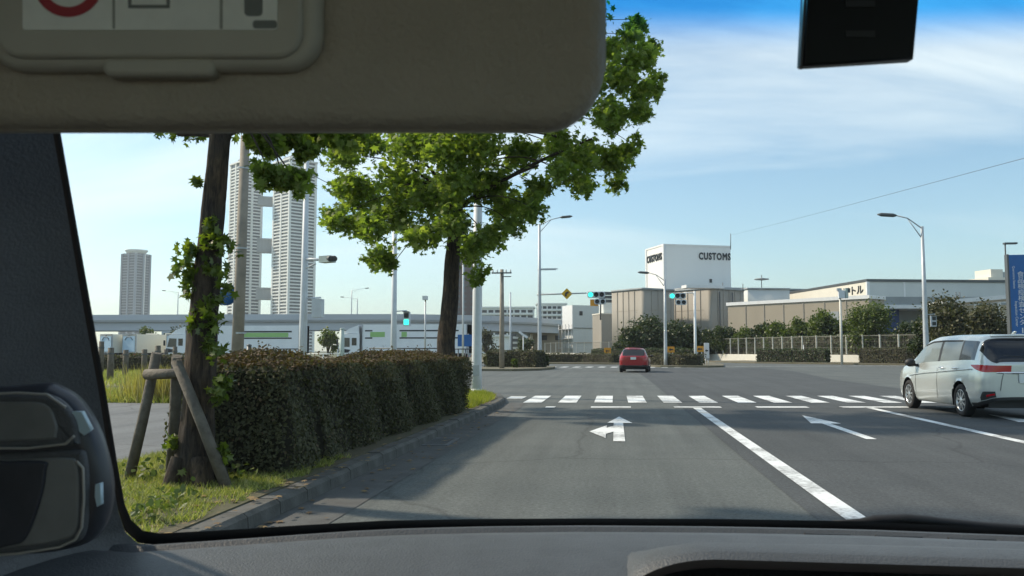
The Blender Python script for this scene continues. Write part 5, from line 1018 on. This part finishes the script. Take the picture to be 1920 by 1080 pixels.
# windscreen pane and its tinted top band
gl = bpy.data.materials.new('windscreen_glass'); gl.use_nodes = True; t_ = gl.node_tree; t_.nodes.clear(); tb_ = N(t_, 'ShaderNodeBsdfTransparent'); tb_.inputs[0].default_value = (.955, .965, .96, 1); oo = N(t_, 'ShaderNodeOutputMaterial'); L(t_, tb_.outputs[0], oo.inputs[0])
tm = bpy.data.materials.new('windscreen_tint'); tm.use_nodes = True; t_ = tm.node_tree; t_.nodes.clear(); tb_ = N(t_, 'ShaderNodeBsdfTransparent'); oo = N(t_, 'ShaderNodeOutputMaterial'); L(t_, tb_.outputs[0], oo.inputs[0])
tc_ = N(t_, 'ShaderNodeTexCoord'); s_ = N(t_, 'ShaderNodeSeparateXYZ'); L(t_, tc_.outputs['Object'], s_.inputs[0]); r_ = N(t_, 'ShaderNodeMapRange'); r_.inputs['From Min'].default_value = 1.545 - .2; r_.inputs['From Max'].default_value = 1.578 - .2; r_.interpolation_type = 'SMOOTHSTEP'; L(t_, s_.outputs['Z'], r_.inputs['Value'])
m_ = N(t_, 'ShaderNodeMixRGB'); m_.inputs['Color1'].default_value = (.95, .96, .96, 1); m_.inputs['Color2'].default_value = (.08, .48, .95, 1); L(t_, r_.outputs[0], m_.inputs['Fac']); L(t_, m_.outputs[0], tb_.inputs[0])
XS = np.linspace(-.74, 1.5, 24)
MB().grid([[loc((X, WY(X, z), z)) for X in XS] for z in (1.02, 1.2, 1.4, 1.54)]).build('windscreen', gl, ci)
MB().grid([[loc((X, WY(X, z), z)) for X in XS] for z in (1.54, 1.58, 1.64, 1.72)]).build('windscreen_tint_band', tm, ci)
# black border of the glass: along pillar and bottom
inner = [(104, 190), (114, 250), (140, 400), (168, 560), (198, 730), (222, 880), (234, 945), (246, 975), (268, 995), (300, 1000), (420, 994), (560, 985), (720, 976), (900, 973), (1100, 972), (1350, 973), (1600, 977), (1750, 984), (1950, 992), (2150, 1002)]
outer = [(88, 190), (99, 250), (126, 400), (153, 560), (184, 730), (208, 880), (221, 955), (234, 995), (258, 1017), (295, 1022), (420, 1014), (560, 1004), (720, 993), (900, 988), (1100, 986), (1350, 988), (1600, 993), (1750, 999), (1950, 1006), (2150, 1016)]
def dens(pl, k=5):
    o = []
    for a, b in zip(pl, pl[1:]): o += [(a[0] + (b[0] - a[0]) * i / k, a[1] + (b[1] - a[1]) * i / k) for i in range(k)]
    return o + [pl[-1]]
I, O_ = dens(inner), dens(outer)
MB().grid([[loc(WSP(x, y, .004)) for x, y in I], [loc(WSP(x, y, .012)) for x, y in O_], [loc(WSP(x, y, -.012)) for x, y in O_], [loc(WSP(x, y, -.004)) for x, y in I]], True).build('windscreen_border', 'trim_black', ci)
# pillar trim: from the glass edge towards the door
rows = [[], [], [], [], []]
for x, y in dens(outer[:11], 5):
    p = WSP(x, y, .014); q = [p + Vector((.004, -.006, 0)), p + Vector((-.012, -.035, 0)), p + Vector((-.03, -.10, 0)), p + Vector((-.055, -.2, 0)), p + Vector((-.075, -.5, 0))]
    for r, k in zip(rows, q): r.append(loc(k))
top_ext = [loc((-.52, .45, 1.72)), loc((-.55, .40, 1.72)), loc((-.58, .33, 1.72)), loc((-.62, .2, 1.72)), loc((-.66, -.1, 1.72))]
for r, k in zip(rows, top_ext): r.insert(0, k)
MB().grid(rows, True).build('pillar_trim', 'trim_dark', ci)
# dashboard: profile swept along the glass base
BASE = [WSP(x, y, .012) for x, y in dens(outer[8:], 4)]
def dash_prof(X):
    y = float(np.interp(X, [p.x for p in BASE], [p.y for p in BASE])); zb_ = float(np.interp(X, [p.x for p in BASE], [p.z for p in BASE])); zz = zb_ - 1.068; return [(a + .008, b + zz) for a, b in dash_raw(y)]
def dash_raw(y):
    zz = 0
    return [(y + .02, 1.06 + zz), (y - .012, 1.066 + zz), (y - .03, 1.073 + zz), (y - .046, 1.0745 + zz), (y - .052, 1.0655 + zz), (y - .060, 1.0655 + zz), (y - .066, 1.073 + zz), (y - .085, 1.074 + zz), (y - .14, 1.072 + zz), (y - .25, 1.062), (y - .40, 1.03), (y - .50, .97), (y - .54, .85), (y - .54, .45)]
XD = np.linspace(-.74, 1.5, 46)
da = MB().grid([[loc((X, a, z)) for X in XD] for a, z in [(0, 0)] * 0] or [[loc((X, *dash_prof(X)[k])) for X in XD] for k in range(14)]).build('dashboard', 'dash', ci)
for X in np.linspace(.24, .40, 3): MB().box(loc((X, dash_prof(X)[4][0] - .004, dash_prof(X)[4][1] + .004)), (.05, .008, .006)).build('demister_slot', 'trim_black', da)
# instrument hood at the right
P1 = CM(1190, 1085, .80); Yh = .80
hx0, hx1, hz = W(1205, 1043, Yh).x, .80, W(1400, 1043, Yh).z
b = MB(); rows = []
XH = [hx0 - .02 + (hx1 - hx0 + .04) * i / 100 for i in range(101)]
def hz_(X): 
    e = min(1, max(0, (X - hx0 + .02) / .09)); e2 = min(1, max(0, (hx1 + .02 - X) / .09)); return hz - .045 * (1 - math.sqrt(max(0, 1 - (1 - e) ** 2))) - .045 * (1 - math.sqrt(max(0, 1 - (1 - e2) ** 2)))
MB().grid([[loc((X, dash_prof(X)[8][0], dash_prof(X)[8][1] - .003)) for X in XH], [loc((X, dash_prof(X)[8][0] - .03, (dash_prof(X)[8][1] + hz_(X)) / 2)) for X in XH], [loc((X, Yh + .05, hz_(X) + .001)) for X in XH], [loc((X, Yh + .012, hz_(X) + .001)) for X in XH], [loc((X, Yh + .002, hz_(X) - .004)) for X in XH]]).build('instrument_hood', 'dash', ci)
MB().grid([[loc((X, Yh + .0015, hz_(X) - .0042)) for X in XH], [loc((X, Yh + .004, hz_(X) - .012)) for X in XH], [loc((X, Yh + .10, hz_(X) - .03)) for X in XH], [loc((X, Yh + .12, hz_(X) - .2)) for X in XH]]).build('instrument_recess', 'hood_brown', ci)
# roof, doors, floor, rear: close the cabin
MB().bx(-1.12, 1.12, -2.4, .52, 1.50, 1.53).build('roof_lining', 'roof_cloth', ci)
MB().bx(-1.16, -1.10, -2.4, .55, .05, .84).bx(-1.16, -1.10, -.65, -.55, .845, 1.5).bx(-1.16, -1.10, -2.4, -2.2, .845, 1.5).build('door_panel', 'trim_dark', ci); MB().bx(1.10, 1.16, -2.4, .85, .05, .84).build('door_panel', 'trim_dark', ci)
MB().bx(-1.1, 1.1, -2.4, .85, .02, .05).build('cabin_floor', 'trim_black', ci); MB().bx(-1.1, 1.1, -2.42, -2.38, .05, .95).build('rear_panel', 'trim_dark', ci); MB().bx(-1.1, 1.1, .86, .90, .05, .80).build('bulkhead', 'trim_black', ci)
for s in (-.55, .55): 
    MB().slab(rrect(-.27, .27, .2, .95, .1), Vector((s, -.55, 0)), Vector((1, 0, 0)), Vector((0, 0, 1)), Vector((0, 1, 0)), 0, -.16, .03).slab(rrect(-.13, .13, .96, 1.18, .06), Vector((s, -.6, 0)), Vector((1, 0, 0)), Vector((0, 0, 1)), Vector((0, 1, 0)), 0, -.1, .02).build('seat', 'roof_cloth', ci)
# sun visor with vanity lid and warning label
ax_, ay_, az_ = CR @ Vector((1, 0, 0)), CR @ Vector((0, 1, 0)), CR @ Vector((0, 0, -1))
def plane(d): 
    k = d / FPX
    return loc(EYE + az_ * d), (lambda x, y: ((x - 960) * k, (540 - y) * k))
dv = .46; Ov, pv = plane(dv)
def pz(z): return lambda x, y: ((x - 960) * (dv + z) / FPX, (540 - y) * (dv + z) / FPX)
def pxpoly(f, pts): return [f(x, y) for x, y in pts]
def rr_px(f, x0, y0, x1, y1, r, n=8):
    a, b = f(x0, y1), f(x1, y0); return rrect(a[0], b[0], a[1], b[1], r * (b[0] - a[0]) / (x1 - x0), n)
sv = MB().slab(rr_px(pv, -330, -330, 1137, 236, 118, 12), Ov, ax_, ay_, az_, 0, .022, .010).build('sun_visor', 'visor_cloth', ci)
MB().tube([Ov + ax_ * pv(x, y)[0] + ay_ * pv(x, y)[1] + az_ * .011 for x, y in dens([(-330, -200), (-330, 180), (-270, 234), (1020, 234), (1096, 205), (1135, 120), (1135, -200)], 3)], .0016, 6, False).build('edge_piping', 'visor_cloth', sv)
MB().slab(rr_px(pz(-.008), -30, -260, 602, 132, 70, 10), Ov, ax_, ay_, az_, -.010, .001, .006).build('vanity_rim', 'visor_plastic', sv)
MB().slab(rr_px(pz(-.0135), -12, -240, 566, 108, 50, 10), Ov, ax_, ay_, az_, -.0135, -.009, .003).build('vanity_lid', 'visor_plastic', sv)
MB().slab(rr_px(pz(-.0115), 190, 106, 400, 142, 16, 6), Ov, ax_, ay_, az_, -.0115, 0, .003).build('lid_notch', 'visor_plastic', sv)
MB().slab(rr_px(pz(-.0142), 42, -150, 520, 56, 6, 3), Ov, ax_, ay_, az_, -.0142, -.0136, 0).build('warning_label', 'label_white', sv)
def lab(name, x0, y0, x1, y1, m, r=2, z=-.0146): MB().slab(rr_px(pz(z), x0, y0, x1, y1, r, 3), Ov, ax_, ay_, az_, z, -.0143, 0).build(name, m, sv)
c0 = pz(-.0146)(128, -34); k_ = (dv - .0146) / FPX
MB().grid([[Ov + ax_ * (c0[0] + math.cos(a) * rr * k_) + ay_ * (c0[1] + math.sin(a) * rr * k_) + az_ * -.0146 for a in np.linspace(0, 2 * math.pi, 41)] for rr in (47, 66)], False).build('prohibition_ring', 'label_red', sv)
lab('divider', 211, -150, 215, 54, 'label_line'); lab('divider', 412, -150, 417, 54, 'label_line'); lab('pictogram', 112, -30, 140, -4, 'label_grey', 6)
for x0, y0, x1, y1 in ((240, 9, 318, 15), (240, -40, 246, 9), (312, -40, 318, 9)): lab('pictogram', x0, y0, x1, y1, 'label_grey')
lab('pictogram', 458, -40, 492, 30, 'label_grey', 8); lab('pictogram', 474, 38, 519, 53, 'label_grey', 5)
# side air vent / panel at lower left
dn = .66; On, pn = plane(dn)
outl = [(a - 18 if a > 100 else a, b_) for a, b_ in [(-160, 760), (-120, 735), (0, 728), (70, 722), (112, 728), (150, 752), (182, 800), (203, 860), (213, 920), (208, 970), (192, 1005), (165, 1028), (110, 1042), (40, 1046), (-60, 1046), (-150, 1030)]]
def smooth_poly(pl, k=5):
    P = [Vector((a, b)) for a, b in pl]; n = len(P); o = []
    for i in range(n):
        a, b, c_, d = P[i - 1], P[i], P[(i + 1) % n], P[(i + 2) % n]
        for s in range(k): t = s / k; o.append(.5 * ((2 * b) + (c_ - a) * t + (2 * a - 5 * b + 4 * c_ - d) * t * t + (3 * b - a - 3 * c_ + d) * t ** 3))
    return [(v.x, v.y) for v in o]
av = MB().slab(pxpoly(pn, smooth_poly(outl))[::-1], On, ax_, ay_, az_, 0, .018, .012).build('air_vent', 'vent_black', ci)
def vent_piece(name, pl, z0, z1, m, bev=.002): return MB().slab(pxpoly(pn, smooth_poly(pl))[::-1], On, ax_, ay_, az_, z0, z1, bev).build(name, m, av)
vent_piece('vent_rim', [(-120, 742), (20, 738), (100, 742), (142, 780), (150, 822), (135, 836), (10, 842), (-120, 842)], -.004, .002, 'trim_dark', .004); vent_piece('vent_flap', [(-100, 756), (22, 752), (90, 756), (112, 790), (112, 812), (100, 822), (10, 826), (-100, 826)], -.0055, -.003, 'vent_panel')
vent_piece('vent_rim', [(-120, 850), (10, 848), (140, 842), (164, 860), (168, 940), (160, 1000), (130, 1022), (40, 1036), (-120, 1040)], -.004, .002, 'trim_dark', .004); vent_piece('vent_flap', [(-100, 862), (20, 860), (130, 856), (150, 870), (153, 940), (148, 992), (120, 1010), (40, 1022), (-100, 1026)], -.0055, -.003, 'vent_panel'); vent_piece('vent_blade', [(-60, 866), (20, 862), (92, 862), (95, 880), (86, 930), (60, 1000), (30, 1018), (-60, 1020)], -.0085, -.005, 'vent_black')
mat('rim_lit_paint', (0.45, 0.41, 0.36), .35)  # beige strips paint the lit edge onto the vent rim
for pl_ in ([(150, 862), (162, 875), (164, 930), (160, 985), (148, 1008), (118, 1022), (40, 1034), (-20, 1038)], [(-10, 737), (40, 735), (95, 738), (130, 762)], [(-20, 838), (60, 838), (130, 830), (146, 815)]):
    MB().tube([On + ax_ * pn(x, y)[0] + ay_ * pn(x, y)[1] + az_ * -.0055 for x, y in dens(pl_, 4)], .0011, 6).build('painted_rim_light', 'rim_lit_paint', av)
def add_glint(pl): MB().slab(pxpoly(pn, pl)[::-1], On, ax_, ay_, az_, -.0012, .004, 0).build('painted_glint', 'glint_pale', av)  # pale pieces on the vent stand in for reflected light
add_glint([(134, 772), (154, 772), (171, 806), (159, 816), (146, 806)]); add_glint([(180, 908), (189, 906), (190, 946), (183, 950), (179, 930)])
# wiper parked outside at the base of the glass
wi = [(1560, 982), (1640, 976), (1700, 974), (1760, 979), (1850, 988), (2000, 998)]
MB().tube([loc(WSP(x, y, -.03)) for x, y in dens(wi, 3)], [.004] * 3 + [.007] * 6 + [.006] * 7, 8).build('wiper', 'trim_black', ci)
# black device hanging from the top of the glass
dd = .56; Od = EYE + az_ * dd; kd = dd / FPX; f_ = lambda x, y: ((x - 960) * kd, (540 - y) * kd)
dc0 = EYE + ray(1617, 60) * dd; dc = thing('dash_camera', 'black rectangular device hanging from the top of the windscreen', 'dash camera', dc0)
MB().slab([f_(x, y) for x, y in ((1507, 123), (1714, 110), (1732, -90), (1518, -90))], Od - dc0, ax_, ay_, az_, 0, .010, .002).build('body', 'device_black', dc)
MB().slab([f_(x, y) for x, y in ((1503, 121), (1509, 124), (1521, -90), (1514, -90))], Od - dc0, ax_, ay_, az_, .002, .009, 0).build('side_edge', 'device_edge', dc)
for y in (8, 64): MB().slab([f_(x, yy) for x, yy in ((1585, y - 6), (1640, y - 6), (1640, y + 6), (1585, y + 6))], Od - dc0, ax_, ay_, az_, -.0008, -.0002, 0).build('faint_print', 'faint_ink', dc)
p = Od - dc0 + ax_ * f_(1625, -90)[0] + ay_ * f_(1625, -90)[1] + az_ * .015; MB().tube([p, p + Vector((0, .05, .03)), p + Vector((0, .12, .045))], .012, 10).build('mount', 'device_black', dc)

# ================================================================== HAZE: one closed box of thin even air
hm = bpy.data.materials.new('haze_air'); hm.use_nodes = True; t_ = hm.node_tree; t_.nodes.clear(); pv_ = N(t_, 'ShaderNodeVolumePrincipled'); pv_.inputs['Color'].default_value = (0.86, 0.93, 1.0, 1); pv_.inputs['Density'].default_value = 0.00022; pv_.inputs['Anisotropy'].default_value = 0.35
oo = N(t_, 'ShaderNodeOutputMaterial'); L(t_, pv_.outputs[0], oo.inputs['Volume'])
hz0 = MB().bx(-3100, 3100, -700, 3600, -1.2, 185).build('haze', hm); kind(hz0, 'stuff', 'thin pale haze filling the air')
